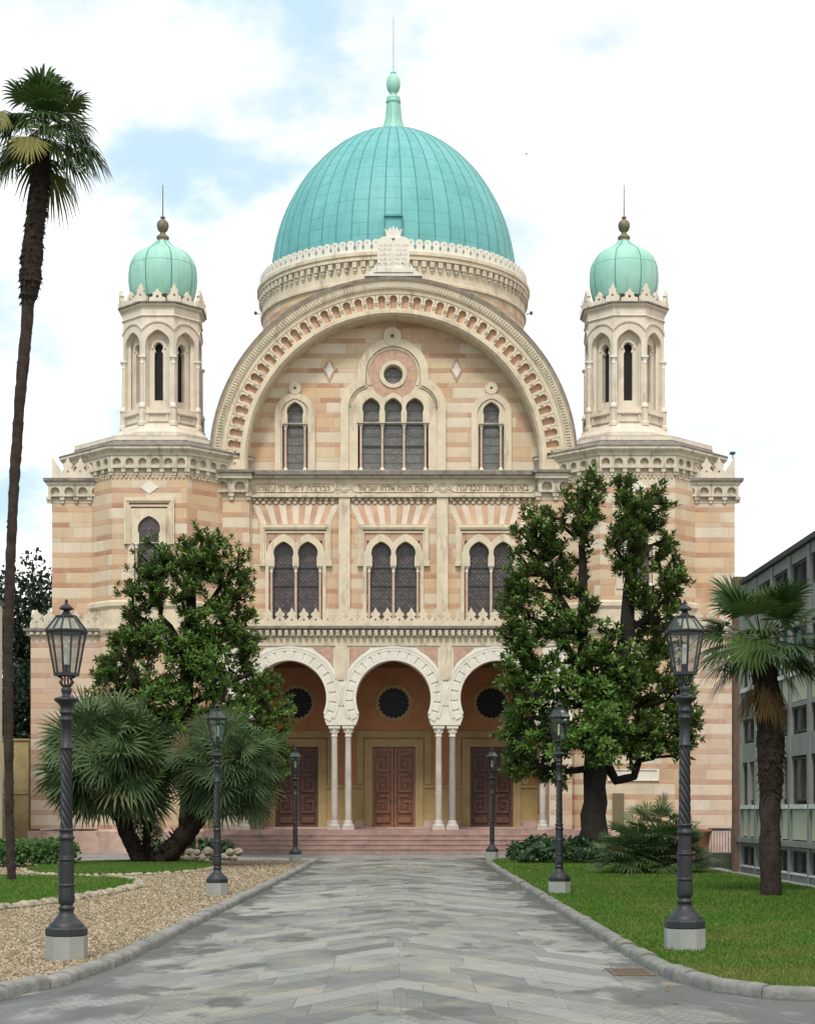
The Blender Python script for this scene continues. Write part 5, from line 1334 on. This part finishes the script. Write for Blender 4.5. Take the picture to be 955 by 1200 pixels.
# right magnolia
magnolia('large magnolia with a thick dark trunk and two upright stems right of the steps', 53.0, 698,
    [[(697, 990, 0, .56), (696, 972, 0, .43), (697, 940, 0, .36), (698, 905, 0, .36), (700, 870, 0, .34), (702, 845, 0, .30)],
     [(700, 850, .1, .27), (690, 800, .1, .22), (683, 750, .1, .19), (684, 690, 0, .15), (682, 640, 0, .10), (690, 590, 0, .06), (696, 558, 0, .04)],
     [(702, 850, -.1, .30), (722, 800, 0, .27), (734, 740, 0, .23), (738, 690, 0, .20), (742, 640, 0, .13), (740, 590, 0, .08), (734, 555, 0, .04)],
     [(683, 740, .1, .13), (660, 705, .2, .11), (640, 670, .3, .08), (625, 640, .3, .05)],
     [(700, 870, 0, .16), (660, 850, -.3, .12), (625, 842, -.5, .08), (600, 850, -.6, .05)],
     [(702, 880, 0, .17), (722, 915, .2, .15), (745, 910, .3, .13), (752, 890, .3, .11), (785, 885, .4, .06)],
     [(697, 900, 0, .12), (660, 905, -.3, .09), (620, 895, -.5, .05)],
     [(734, 740, 0, .12), (765, 720, .2, .08), (790, 690, .3, .04)]],
    [(692, 572, 17, 26, 0), (688, 625, 16, 30, -.35), (737, 655, 22, 30, -.4), (684, 725, 16, 26, -.4), (712, 835, 34, 30, -1.0), (748, 700, 18, 26, -.45), (800, 800, 16, 30, .2), (672, 600, 24, 26, .2), (632, 612, 30, 20, 0), (640, 650, 38, 32, .2), (612, 690, 28, 40, 0), (664, 680, 22, 40, .2),
     (733, 566, 14, 26, 0), (755, 600, 32, 34, 0), (768, 630, 30, 28, .3), (738, 622, 30, 24, -.3), (785, 690, 22, 44, .2), (770, 740, 32, 40, .4), (762, 790, 40, 40, .2),
     (606, 745, 26, 34, -.2), (640, 745, 40, 34, -.3), (610, 800, 30, 40, -.3), (655, 800, 40, 40, -.6), (705, 752, 18, 24, -.5), (700, 800, 32, 38, -.8), (715, 790, 40, 40, -.7),
     (615, 860, 34, 40, -.2), (655, 865, 40, 36, -.5), (700, 860, 40, 40, -.9), (745, 860, 38, 40, .1), (788, 850, 32, 40, .2), (806, 872, 14, 26, .3), (604, 895, 18, 20, -.2), (640, 905, 30, 12, -.3)],
    700, (702, 820), .225, 6)
# left magnolia
magnolia('rounded magnolia with many leafy branches behind the clipped fan palm', 56.0, 219,
    [[(219, 1000, 0, .30), (219, 930, 0, .26), (218, 850, 0, .23), (219, 790, 0, .21), (222, 730, 0, .18), (226, 680, 0, .12), (232, 640, 0, .06)],
     [(220, 770, 0, .11), (200, 735, -.2, .09), (180, 712, -.3, .06)], [(222, 735, 0, .12), (250, 700, .1, .09), (268, 670, .1, .05)],
     [(219, 820, 0, .11), (180, 800, -.3, .08), (145, 795, -.3, .05)], [(219, 830, 0, .12), (265, 800, -.2, .09), (300, 790, -.3, .06)],
     [(219, 870, 0, .13), (275, 850, -.4, .09), (315, 845, -.5, .05)], [(224, 700, 0, .10), (200, 670, .1, .08), (188, 650, 0, .05)]],
    [(236, 640, 28, 24, 0), (192, 658, 38, 28, 0), (266, 662, 32, 30, .1), (168, 692, 30, 30, -.2), (215, 690, 34, 26, -.5), (280, 702, 26, 34, 0), (154, 735, 32, 28, 0),
     (245, 735, 40, 30, -.4), (190, 755, 36, 26, -.5), (282, 755, 22, 36, .1), (140, 795, 34, 30, 0), (190, 810, 42, 30, -.5), (130, 830, 28, 26, .1), (250, 790, 40, 32, -.6), (295, 800, 26, 34, 0),
     (232, 665, 30, 26, -.4), (228, 760, 30, 30, -.6), (155, 760, 26, 26, -.2), (270, 835, 40, 30, -.3), (318, 840, 22, 36, -.2), (318, 885, 20, 26, -.2), (215, 850, 40, 30, -.2), (165, 850, 40, 22, .2)],
    600, (218, 760), .20, 6)

# ---- fan palms
def fan(V, Fc, base, d, up, pet, Rr, nseg, spread, droop=.15, fold=.15, wk=1.0, cut=.0):
    d = d.normalized(); sd = d.cross(up)
    if sd.length < 1e-3: sd = d.orthogonal()
    sd.normalize(); nm = sd.cross(d)
    c = base + d * pet + Vector((0, 0, -droop * pet * .3))
    hub = len(V); V.append(tuple(c))
    for i in range(nseg):
        t = (i + .5) / nseg - .5; a = t * spread + rnd.uniform(-.04, .04)
        L = Rr * (.72 + .28 * math.cos(a * .9)) * rnd.uniform(.9, 1.05)
        q = (d * math.cos(a) + sd * math.sin(a) + nm * fold * (abs(t) * 1.6)).normalized()
        pp = (sd * math.cos(a) - d * math.sin(a)).normalized()
        w = L * .5 * spread / nseg * .5 * wk
        g = Vector((0, 0, -1)) * L * droop
        p1 = c + q * L * .5 + g * .18; p2 = c + q * L * .78 + g * .5; p3 = c + q * L + g
        b = len(V); rid = nm * w * .35 * (1 if i % 2 else -1)
        V += [tuple(p1 - pp * w), tuple(p1 + pp * w + rid), tuple(p2 - pp * w * .62), tuple(p2 + pp * w * .62 + rid * .5), tuple(p3)]
        Fc += [(hub, b, b + 1), (b, b + 2, b + 3), (b, b + 3, b + 1), (b + 2, b + 4, b + 3)]
    return c
def petiole(mb, a, b, r): mb.tube([a, a.lerp(b, .5) + Vector((0, 0, .02)), b], [r * 1.3, r, r * .8], 4, caps=False)
def mk(name, V, F, mat, parent): return npmesh(name, np.array(V), np.array(F), mat, parent)

# clipped Mediterranean fan palm with two heads
D = 48.5; FP = thing('fan_palm', 'bushy fan palm with two round grey green heads on leaning dark trunks', 'palm tree', (X(172, D), D, .12))
s = D / 2000
def head(px, py, rx, ry, n, D):
    V, F = [], []; c0 = Vector((X(px, D), D, Z(py, D))); mbp = MB()
    Rh = rx * D / 2000; k = ry / rx
    for i in range(n):
        z = 1 - 1.80 * (i + .5) / n; a = i * 2.39996 + rnd.uniform(-.2, .2); q = math.sqrt(max(0, 1 - z * z))
        d = Vector((q * math.cos(a), q * math.sin(a), z)); 
        d = (d + rv() * .38).normalized()
        pet = Rh * rnd.uniform(.38, .66); rr = Rh * rnd.uniform(.46, .58)
        d2 = Vector((d.x, d.y, d.z * k + .10))
        c1 = c0 + d2 * pet * 1.25
        d3 = (d2.normalized() * .75 + rv() * .95 + Vector((0, 0, -.12))).normalized()
        c = fan(V, F, c1, d3, d2 + rv() * .6, .02, rr * 1.0, 15, R(rnd.uniform(150, 210)), rnd.uniform(.10, .30), .22, .72)
        petiole(mbp, c0, c, .012)
    return V, F, mbp
V, F, mp = head(131, 897, 76, 74, 330, D); mk('crown', V, F, 'fanleaf', FP); mp.build('petioles', 'petiole', FP)
V, F, mp = head(264, 905, 63, 68, 280, D - .6); mk('crown', V, F, 'fanleaf', FP); mp.build('petioles', 'petiole', FP)
V, F, mp = head(168, 965, 26, 24, 40, D + .8); mk('crown', V, F, 'fanleaf', FP); mp.build('petioles', 'petiole', FP)
def shag_trunk(pts, rad, parent, nfl, fl=.16, mat='palmbark', name='trunk', down=False):
    mb = MB(); P = [Vector(p) for p in pts]
    dense = []; rr = []
    for i in range(len(P) - 1):
        k = max(2, int((P[i + 1] - P[i]).length / .12))
        for j in range(k): dense.append(P[i].lerp(P[i + 1], j / k)); rr.append((rad[i] + (rad[i + 1] - rad[i]) * j / k) * rnd.uniform(.93, 1.08))
    dense.append(P[-1]); rr.append(rad[-1]); mb.tube(dense, rr, 12, jit=.16)
    for _ in range(nfl):
        i = rnd.randrange(len(dense) - 1); a = rnd.random() * 6.28; r = rr[i]; h = Vector((math.cos(a), math.sin(a), 0)); t = Vector((-math.sin(a), math.cos(a), 0))
        b = dense[i] + h * r * .9; L = fl * rnd.uniform(.5, 1.2); w = L * .3
        tip = b + h * L * .55 + Vector((0, 0, -L * .6 if down else L * .8)); mb.add([b - t * w, b + t * w, tip, b - h * .02 + Vector((0, 0, .06))], [(0, 1, 2), (1, 3, 2), (3, 0, 2)])
    return mb.build(name, mat, parent)
P3 = lambda px, py, D, dy=0: (X(px, D), D + dy, Z(py, D))
shag_trunk([P3(168, 1022, D), P3(160, 1000, D), P3(148, 975, D), P3(136, 940, D), P3(131, 905, D)], [.26, .24, .22, .22, .18], FP, 200, .26)
shag_trunk([P3(176, 1022, D), P3(196, 1003, D), P3(218, 978, D, -.2), P3(240, 945, D, -.4), P3(262, 912, D, -.6)], [.30, .30, .30, .28, .2], FP, 240, .28)
shag_trunk([P3(170, 1020, D, .3), P3(168, 990, D, .6), P3(169, 965, D, .8)], [.13, .12, .1], FP, 70, .2)

# tall palm on the left
D = 36.0
TP = thing('tall_palm_tree', 'very tall slender palm leaning right, ragged crown above the left minaret', 'palm tree', (X(14, D), D, .12))
lo = [(14, 1037), (11, 960), (10, 860), (9.5, 760), (12, 660), (17, 560), (23, 470), (31, 385), (33, 352)]
shag_trunk([P3(a, b, D) for a, b in lo], [.09, .095, .10, .105, .105, .11, .115, .125, .14], TP, 260, .06, 'palmbarklo')
shag_trunk([P3(a, b, D) for a, b in [(32.5, 354), (35, 335), (37, 300), (41, 262), (46, 225), (51, 165)]], [.14, .21, .22, .21, .20, .17], TP, 620, .14, 'palmbark', 'shaggy_upper_trunk', True)
c0 = Vector(P3(52, 150, D)); mp = MB(); V, F = [], []; Vy, Fy = [], []
leaves = []
for i in range(46):
    a = i * 2.39996; el = R(84 - i * 2.55)
    d = Vector((math.cos(a) * math.cos(el), math.sin(a) * math.cos(el), math.sin(el))) + rv() * .42
    low = i > 24
    c = fan(V, F, c0, d, Vector((0, 0, 1)), rnd.uniform(.48, .80), rnd.uniform(.64, .82), 19, R(rnd.uniform(150, 195)), rnd.uniform(.6, .95) if low else rnd.uniform(.22, .5), .22, 1.15); petiole(mp, c0, c, .014)
for (dx, dy, dz, pt, rr) in ((.9, -.25, -.95, .75, .75), (.55, .3, -1.0, .8, .75), (-.75, -.2, -.75, .75, .72), (-.95, .1, -.35, .6, .7), (.95, .1, -.35, .78, .8), (1, -.3, -.7, .7, .75)):
    c = fan(V, F, c0, Vector((dx, dy, dz)), Vector((0, -.3, 1)), pt, rr, 18, R(150), .55, .2, 1.1); petiole(mp, c0, c, .014)
mk('crown', V, F, 'palmleaf', TP)
for (ox, oz, dx, dz, rr, sp) in ((-.08, -.55, -.12, -1, .62, 160), (-.60, -.02, -.45, -.9, .50, 110)):
    c = fan(Vy, Fy, c0 + Vector((ox, -1.02, oz)), Vector((dx, -.15, dz)), Vector((0, -1, .15)), .02, rr, 20, R(sp), .12, .1, 1.1); petiole(mp, c0, c, .014)
mk('yellowing_leaves', Vy, Fy, 'palmyellow', TP); mp.build('petioles', 'petiole', TP)

# short palm on the right lawn
D = 30.6
SP = thing('windmill_palm', 'short windmill palm with a fibrous trunk and brown skirt on the right lawn', 'palm tree', (X(904, D), D, .06))
shag_trunk([P3(a, b, D) for a, b in [(904, 1058), (903, 1000), (902, 950), (903, 930)]], [.19, .185, .185, .19], SP, 120, .07, 'palmbarklo')
shag_trunk([P3(a, b, D) for a, b in [(903, 932), (903, 880), (902, 830), (896, 790), (893, 752)]], [.20, .235, .24, .22, .15], SP, 520, .13, 'palmbark', 'fibrous_upper_trunk', True)
c0 = Vector(P3(892, 750, D)); mp = MB(); V, F = [], []
for i in range(34):
    a = i * 2.39996 + .4; el = R(74 - i * 3.2)
    d = Vector((math.cos(a) * math.cos(el), math.sin(a) * math.cos(el), math.sin(el))) + rv() * .3
    c = fan(V, F, c0, d, Vector((0, 0, 1)) + rv() * .5, rnd.uniform(.50, .90), rnd.uniform(.62, .78), 24, R(rnd.uniform(170, 220)), .20 if i < 20 else .45, .22, 1.15); petiole(mp, c0, c, .014)
for (dx, dy, dz, pt, rr) in ((-.9, -.3, -.45, .75, .6), (-.8, .3, -.75, .8, .55), (.9, -.2, -.5, .7, .6), (.7, .3, -.8, .7, .55), (-.85, -.4, .12, .75, .65), (.75, -.5, .15, .7, .65)):
    c = fan(V, F, c0, Vector((dx, dy, dz)), Vector((0, -.3, 1)), pt, rr, 28, R(180), .4, .2, .85); petiole(mp, c0, c, .014)
mk('crown', V, F, 'palmleaf', SP)
Vy, Fy = [], []; c = fan(Vy, Fy, c0 + Vector((-.36, -.95, -.10)), Vector((-.10, -.12, -1)), Vector((.05, -1, .1)), .02, .66, 28, R(215), .02, .05, 1.2); petiole(mp, c0, c, .014); mk('bright_leaf', Vy, Fy, 'palmgreen', SP)
Vd, Fd = [], []
for i in range(46):
    a = rnd.random() * 6.28; cc = Vector(P3(895, rnd.uniform(795, 815), D)) + Vector((math.cos(a) * .22, math.sin(a) * .22, 0))
    fan(Vd, Fd, cc, Vector((math.cos(a) * .45, math.sin(a) * .45, -1)), Vector((math.cos(a), math.sin(a), .3)), .02, rnd.uniform(.35, .62), 9, R(45), .3, .1, .6)
mk('dead_leaf_skirt', Vd, Fd, 'deadleaf', SP); mp.build('petioles', 'petiole', SP)

# bushy young palm on the lawn
D = 42.0
BP = thing('dwarf_palm', 'low spreading dwarf palm shrub at the lawn edge before the ivy', 'palm shrub', (X(763, D), D, .06))
V, F = [], []; mp = MB()
for (px, py, n, rr) in ((762, 1008, 40, 1.0), (742, 1000, 30, 1.0), (788, 998, 30, .95), (768, 980, 30, 1.05), (806, 1010, 20, .8), (722, 1010, 20, .8), (745, 1020, 16, .7), (780, 1020, 16, .7)):
    c0 = Vector(P3(px, py, D, rnd.uniform(-.4, .5)))
    for i in range(n):
        z = 1 - 1.25 * (i + .5) / n; a = i * 2.39996 + rnd.random() * .4; q = math.sqrt(max(0, 1 - z * z))
        c = fan(V, F, c0, Vector((q * math.cos(a), q * math.sin(a), z)), Vector((0, 0, 1)) + rv() * .4, rr * rnd.uniform(.45, .80), rr * rnd.uniform(.48, .62), 14, R(160), .28, .2, .85); petiole(mp, c0, c, .012)
mk('crown', [v for v in V], F, 'fanleaf', BP); mp.build('petioles', 'petiole', BP)
Vd, Fd = [], []
for i in range(7): fan(Vd, Fd, Vector(P3(762 + rnd.uniform(-25, 25), 1010, D, -.55)), Vector((rnd.uniform(-.4, .4), -.5, -.5)), Vector((0, -1, .3)), .1, .4, 9, R(60), .4, .1, .6)
mk('dead_leaves', Vd, Fd, 'deadleaf', BP)

# ivy ground cover round the right magnolia
def leafcloud(name, gen, n, L, mat, parent=None, updir=(0, 0, 1)):
    it = []
    for _ in range(n):
        p, nrm = gen(); d = (rv() + Vector(nrm) * .3).normalized(); up = (Vector(nrm) + rv() * .6).normalized()
        if abs(d.dot(up)) > .95: continue
        k = L * rnd.uniform(.6, 1.3); it.append((*p, *d, *up, k, k * .75))
    return leaf_mesh(name, it, mat, parent, .08)
def ivygen():
    x = rnd.uniform(3.65, 7.9); y = rnd.uniform(49.0, 55.3)
    fx = min(1, (x - 3.5) / .5, (8.1 - x) / .5); fy = min(1, (y - 48.8) / .5); h = .06 + .62 * max(0, min(fx, fy)) ** .5 * (.7 + .4 * math.sin(x * 3.1) * math.sin(y * 2.3))
    return (x, y, h * rnd.uniform(.55, 1.05)), (0, -.6 if y < 50 else 0, 1)
iv = leafcloud('ivy_ground_cover', ivygen, 9000, .15, 'ivy'); tag(iv, kind='stuff')
# hedge left
HG = thing('hedge', 'low clipped green hedge at the left edge beneath the tall palm', 'hedge', (-10.4, 47.2, .05))
def hedgegen():
    x = rnd.uniform(-13.5, -8.75); y = rnd.uniform(45.9, 47.6); z = .06 + .72 * rnd.random() ** .6
    e = min(1, (-8.6 - x) / .3); z *= e ** .4 if e > 0 else .2
    return (x, y, z), (0, -1, .6)
leafcloud('foliage', hedgegen, 7500, .11, 'hedge', HG)
mb = MB()
for k in range(14): x = -13.3 + k * .34; mb.tube([(x, 46.8, 0), (x + .1, 46.8, .5)], .02, 5)
mb.build('stem', 'bark', HG)
# rockery behind the fan palm
for i in range(22):
    D = rnd.uniform(52.2, 53.4); px = 190 + i * 4.2 + rnd.uniform(-1.5, 1.5); r = rnd.uniform(.12, .19)
    mb = MB(); rock(mb, 0, 0, r * .55, r, sq=.85); o = mb.build('rock', 'edging'); o.location = (X(px, D), D, rnd.choice([0., 0., .18]) + .05)
    tag(o, 'rough pale rock in the low rockery behind the fan palm trunks', 'rock', 'rocks of the low rockery behind the fan palm')
def rkgen():
    px = rnd.choice([rnd.uniform(172, 215), rnd.uniform(222, 272)]); x = X(px, 53.6); return (x, 53.6 + rnd.uniform(-.3, .5), rnd.uniform(.2, .62)), (0, -.3, 1)
RP = leafcloud('rockery_ivy', rkgen, 900, .17, 'ivy'); tag(RP, kind='stuff')

# trees far behind on the left
def far_tree(label, px, py, rx, ry, D, n, trunk_px):
    T = thing('broadleaf_tree', label, 'tree', (X(px, D), D, 0)); s = D / 2000
    cl = [Vector((X(px, D), D, Z(py, D))) + Vector((q.x * rx * s, q.y * rx * s * .8, q.z * ry * s)) for q in [rv().normalized() * rnd.random() ** .4 for _ in range(n)]]
    it = []
    for c in cl:
        for _ in range(42):
            p = c + rv() * .75; d = rv().normalized(); up = rv().normalized(); k = rnd.uniform(.22, .40); it.append((*p, *d, *(up + Vector((.01, .02, .5))), k, k * .6))
    leaf_mesh('crown', it, 'bgleaf', T)
    mb = MB(); base = Vector((X(px, D), D, 0)); top = Vector((X(px, D), D, Z(py, D)))
    mb.tube([base, base.lerp(top, .5) + Vector((.2, 0, 0)), top], [.4, .3, .15], 8)
    for c in cl[::5]: mb.tube([base.lerp(top, rnd.uniform(.5, .95)), c], [.1, .03], 5)
    mb.build('trunk', 'bark', T)
far_tree('dark evergreen tree behind the left wing, against the sky', 38, 745, 52, 95, 92, 150, 30)
far_tree('dark tree left of the tall palm trunk, behind the pale house', -30, 740, 50, 95, 96, 90, -40)
far_tree('lower dark tree filling the gap above the yellow wall', 20, 860, 48, 90, 86, 110, 20)

# =================================================================== SIDE BUILDINGS
YW_ = thing('garden_wall', 'plain yellow plastered garden wall beside the left wing', 'wall', (-20, 64.5, 0))
mb = MB(); D = 64.5; x1 = X(33.5, D); mb.box(-30, x1, D, D + .4, 0, Z(868, D)); 
mb.build('wall', 'yellowwall', YW_)
mb = MB(); mb.box(-30, x1 + .05, D - .06, D + .46, Z(868, D), Z(866, D)); mb.box(-30, x1 + .01, D - .03, D, Z(931, D), Z(929.5, D)); mb.build('coping', 'yellowwall', YW_)
HS = thing('house', 'pale plastered house cut off by the left edge behind the tall palm', 'house', (-18, 58, 0))
D = 57; xr = X(2.6, D + 2.4)
mb = MB(); mb.box(-24, xr, D, D + 2.4, 0, Z(700, D)); mb.build('wall', 'palewall', HS)
mb = MB(); mb.box(-24.2, xr + .06, D - .25, D + 2.5, Z(700, D), Z(697, D)); mb.build('roof', 'roof', HS)

MBD = thing('office_building', 'low modern concrete building with ribbon windows on the right edge', 'building', (11, 40, 0))
XB = 8.85; Y0, Y1 = 22.2, 43.5
fR = Fr(XB, 0, (0, -1))     # outward normal faces -X ; a = -Y
assert abs(fR.n[0] + 1) < 1e-6
bw = 1.775; nb = 12
rows_w = [(.18, .71), (1.79, 2.77), (3.30, 3.88), (4.66, 5.66), (6.42, 7.05)]
mb = MB(); mb.box(XB + .45, XB + 11, Y1 - nb * bw, Y1 - .01, 0, 7.25); core = mb.build('inner_core', 'winframe', MBD)
mb = MB()
zs = [0, .18, .71, 1.70, 2.77, 3.30, 3.88, 4.58, 5.66, 6.42, 7.05, 7.3]
bands = [(0, .18), (.71, .92), (2.80, 3.28), (3.88, 3.98), (5.68, 6.40), (7.05, 7.3)]
for z0, z1 in bands: mb.fbox(fR, -Y1, -(Y1 - nb * bw), z0, z1, -.45, 0)
mb.fbox(fR, -Y1, -(Y1 - nb * bw), .80, .92, 0, .10)
for b in range(nb + 1):
    y = Y1 - b * bw; mb.fbox(fR, -y + .0, -y + .22, .0, 7.28, -.44, .035)
    if b < nb:
        for z0, z1 in ((1.0 - .08, 2.80), (3.98, 5.68)): mb.fbox(fR, -y + .22 + .76, -y + .22 + .82, z0, z1, -.43, .03) if b % 2 == 0 else None
mb.fbox(fR, -Y1 - .02, -Y1 + .18, 0, 7.3, -.6, .05)
mb.build('concrete_frame', 'concrete', MBD)
mb = MB(); mb.box(XB - .10, XB + 11.3, Y1 - nb * bw - .3, Y1 - .3, 7.305, 7.42); mb.build('roof', 'slate', MBD)
mb = MB(); mb.box(X(857.5, 43.9), XB + .4, 43.52, 43.9, 0, Z(678, 43.9)); mb.build('brick_end_wall', 'brick', MBD)
mb = MB(); mb.box(X(858.5, 46.2), X(905, 46.2), 43.92, 46.2, 0, Z(679.5, 44)); mb.box(X(857.5, 46.3), X(906, 46.3), 43.91, 46.3, Z(679.4, 44), Z(676.5, 44)); mb.build('rear_block', 'brownblock', MBD)
for b in range(nb):
    y = Y1 - b * bw; a0, a1 = -y + .235, -y + bw - .015
    for k, (z0, z1) in enumerate(((.95, 1.63), (4.0, 4.56))):
        mb = MB(); mb.fbox(fR, a0, a1, z0, z1, -.30, -.02); mb.build('infill_panel', 'panel', MBD)
        mb = MB(); mb.fbox(fR, a0, a1, z1 + .004, z1 + .10, -.30, .06); mb.build('sill', 'sillwhite', MBD)
    for k, (z0, z1) in enumerate(rows_w):
        w = MB(); z0 += .02; z1 -= .005
        t = .045
        w.plate(fR, rect(a0, a1, z0, z1), [rect(a0 + t, (a0 + a1) / 2 - t / 2, z0 + t, z1 - t), rect((a0 + a1) / 2 + t / 2, a1 - t, z0 + t, z1 - t)], -.05, -.12)
        wo = w.build('window', 'winframe', MBD)
        gm = 'bglass'
        if k == 1: gm = ['bglassgreen', 'bglassblue', 'bglass', 'bglassred', 'bglass'][b % 5]
        if k == 3: gm = ['bglass', 'bglassblue', 'bglassblue', 'bglassblue'][b % 4]
        g = MB(); g.fbox(fR, a0 + .01, a1 - .01, z0 + .01, z1 - .01, -.10, -.085); g.build('pane', gm, wo, False)
        if k == 0:
            g = MB(); g.fbox(fR, a0, a1, z0 - .018, z0 - .001 + .02, -.1, .05); g.build('window_sill', 'sillwhite', wo, False)

# stone trough, railing, pot, drain
mb = MB()
mb.plate(lambda a, b, o: (a, b, o), rect(8.45, 9.75, 46.6, 47.8), [rect(8.6, 9.6, 46.75, 47.65)], .42, .0); mb.box(8.6, 9.6, 46.75, 47.65, .2, .33)
tr = mb.build('stone_trough', 'mossy'); tag(tr, 'dark mossy stone trough against the end of the modern building', 'trough')
RL = thing('railing', 'grey steel barrier railing before the right wing of the synagogue', 'railing', (9.95, 51.8, 0))
mb = MB(); D = 51.8; x0, x1 = X(830, D), X(857, D)
for k in range(9):
    x = x0 + (x1 - x0) * k / 8; mb.tube([(x, D, .15 if 0 < k < 8 else 0), (x, D, 1.05)], .022 if k in (0, 8) else .012, 6)
mb.build('bars', 'rail', RL)
mb = MB()
mb.tube([(x0, D, 1.05), (x1, D, 1.05)], .024, 6); mb.tube([(x0, D, .16), (x1, D, .16)], .018, 6); mb.tube([(x0 + .1, D - .35, 0), (x0 + .1, D + .35, 0)], .02, 6); mb.tube([(x1 - .1, D - .35, 0), (x1 - .1, D + .35, 0)], .02, 6)
mb.build('rail_frame', 'rail', RL)
PT = thing('flower_pot', 'terracotta pot half hidden behind the dwarf palm', 'pot', (8.75, 49.0, 0))
mb = MB(); mb.lathe([(.22, .0), (.30, .5), (.36, .95), (.40, .96), (.40, 1.06), (.33, 1.06), (.30, .9)], 20, (8.75, 49.0)); mb.build('pot', 'pot', PT)
DR = thing('drain_grate', 'small rusty drain grate in the paving beside the right kerb', 'drain grate', (2.33, 17.0, 0.004))
mb = MB(); 
mb.plate(lambda a, b, o: (a, b, o), rect(2.13, 2.53, 16.45, 17.15), [rect(2.17, 2.49, 16.50, 17.10)], .012, 0)
for k in range(9): mb.box(2.17, 2.49, 16.53 + k * .066, 16.56 + k * .066, .0, .010)
mb.build('grate', 'rust', DR)
# small bird in the sky, and one resting on the left kerb
BD = MB(); bx, by, bz = X(617, 90), 90., Z(180, 90)
BD.lathe([(.01, -.16), (.05, -.08), (.06, 0), (.045, .08), (.01, .16)], 8, (0, 0)); BD.add([(0, -.05, 0), (0, .07, .02), (.30, .0, .14), (.02, .0, -.03)], [(0, 1, 2), (1, 3, 2)]); BD.add([(0, -.05, 0), (0, .07, .02), (-.30, .0, .14), (-.02, 0, -.03)], [(0, 2, 1), (1, 2, 3)])
b = BD.build('bird', 'rod'); b.location = (bx, by, bz); b.scale = (.45, .6, .5); tag(b, 'tiny dark bird in the pale sky right of the dome', 'bird')

# =================================================================== LIGHT, SKY, CAMERA
SUN_EL, SUN_AZ = R(52), R(-13)       # azimuth: 0 = behind the camera, negative = to its left
dirv = Vector((math.sin(SUN_AZ) * math.cos(SUN_EL), -math.cos(SUN_AZ) * math.cos(SUN_EL), math.sin(SUN_EL)))   # towards the sun
sd = bpy.data.lights.new('sun', 'SUN'); sd.energy = 2.1; sd.angle = R(12); sd.color = (1, .96, .90)
so = bpy.data.objects.new('sun', sd); C.objects.link(so); so.rotation_euler = dirv.to_track_quat('Z', 'Y').to_euler(); so.location = (-20, -20, 60)
w = bpy.data.worlds.new('World'); sc.world = w; w.use_nodes = True; t = w.node_tree; t.nodes.clear()
def wn(typ, **kw):
    n = t.nodes.new(typ)
    for k, v in kw.items(): setattr(n, k, v)
    return n
sky = wn('ShaderNodeTexSky', sky_type='NISHITA', sun_disc=False); sky.sun_elevation = SUN_EL; sky.sun_rotation = math.atan2(dirv.x, dirv.y)
tc = wn('ShaderNodeTexCoord')
mp = wn('ShaderNodeMapping'); mp.inputs['Scale'].default_value = (1, 1, 1.6); mp.inputs['Location'].default_value = (.35, .0, .10); t.links.new(tc.outputs['Generated'], mp.inputs[0])
n1 = wn('ShaderNodeTexNoise'); n1.inputs['Scale'].default_value = 8.5; n1.inputs['Detail'].default_value = 8; n1.inputs['Roughness'].default_value = .55; t.links.new(mp.outputs[0], n1.inputs['Vector'])
sp = wn('ShaderNodeSeparateXYZ'); t.links.new(tc.outputs['Generated'], sp.inputs[0])
bi = wn('ShaderNodeMath', operation='MULTIPLY_ADD'); t.links.new(sp.outputs[0], bi.inputs[0]); bi.inputs[1].default_value = .35; t.links.new(n1.outputs[0], bi.inputs[2])
mr = wn('ShaderNodeMapRange', interpolation_type='SMOOTHSTEP'); t.links.new(bi.outputs[0], mr.inputs[0]); mr.inputs[1].default_value = .30; mr.inputs[2].default_value = .50
n2 = wn('ShaderNodeTexNoise'); n2.inputs['Scale'].default_value = 4; n2.inputs['Detail'].default_value = 6; t.links.new(mp.outputs[0], n2.inputs['Vector'])
cr = wn('ShaderNodeValToRGB'); t.links.new(n2.outputs[0], cr.inputs[0]); cr.color_ramp.elements[0].position = .34; cr.color_ramp.elements[0].color = (8.5, 8.7, 8.95, 1); cr.color_ramp.elements[1].position = .62; cr.color_ramp.elements[1].color = (12.5, 12.5, 12.3, 1)
skm = wn('ShaderNodeMix', data_type='RGBA', blend_type='MIX'); skm.inputs[0].default_value = .85; t.links.new(sky.outputs[0], skm.inputs[6]); skm.inputs[7].default_value = (5.9, 7.9, 9.1, 1)
mx = wn('ShaderNodeMix', data_type='RGBA'); t.links.new(mr.outputs[0], mx.inputs[0]); t.links.new(skm.outputs[2], mx.inputs[6]); t.links.new(cr.outputs[0], mx.inputs[7])
bg = wn('ShaderNodeBackground'); bg.inputs['Strength'].default_value = .097; t.links.new(mx.outputs[2], bg.inputs[0])
ow = wn('ShaderNodeOutputWorld'); t.links.new(bg.outputs[0], ow.inputs[0])

cam = bpy.data.cameras.new('camera'); co = bpy.data.objects.new('camera', cam); C.objects.link(co)
co.location = (0, 0, EYE); co.rotation_euler = (R(90), 0, 0)
cam.sensor_fit = 'HORIZONTAL'; cam.sensor_width = 36; cam.lens = 36 * 2000 / 955
cam.shift_x = (477.5 - 461) / 955; cam.shift_y = (950 - 600) / 955
cam.clip_start = .1; cam.clip_end = 4000
sc.camera = co
sc.view_settings.view_transform = 'Standard'; sc.view_settings.look = 'None'; sc.view_settings.exposure = 0.3; sc.view_settings.gamma = 1
sc.view_settings.use_curve_mapping = False
sc.render.engine = 'CYCLES'; sc.cycles.use_denoising = True; sc.cycles.max_bounces = 8; sc.cycles.transparent_max_bounces = 16
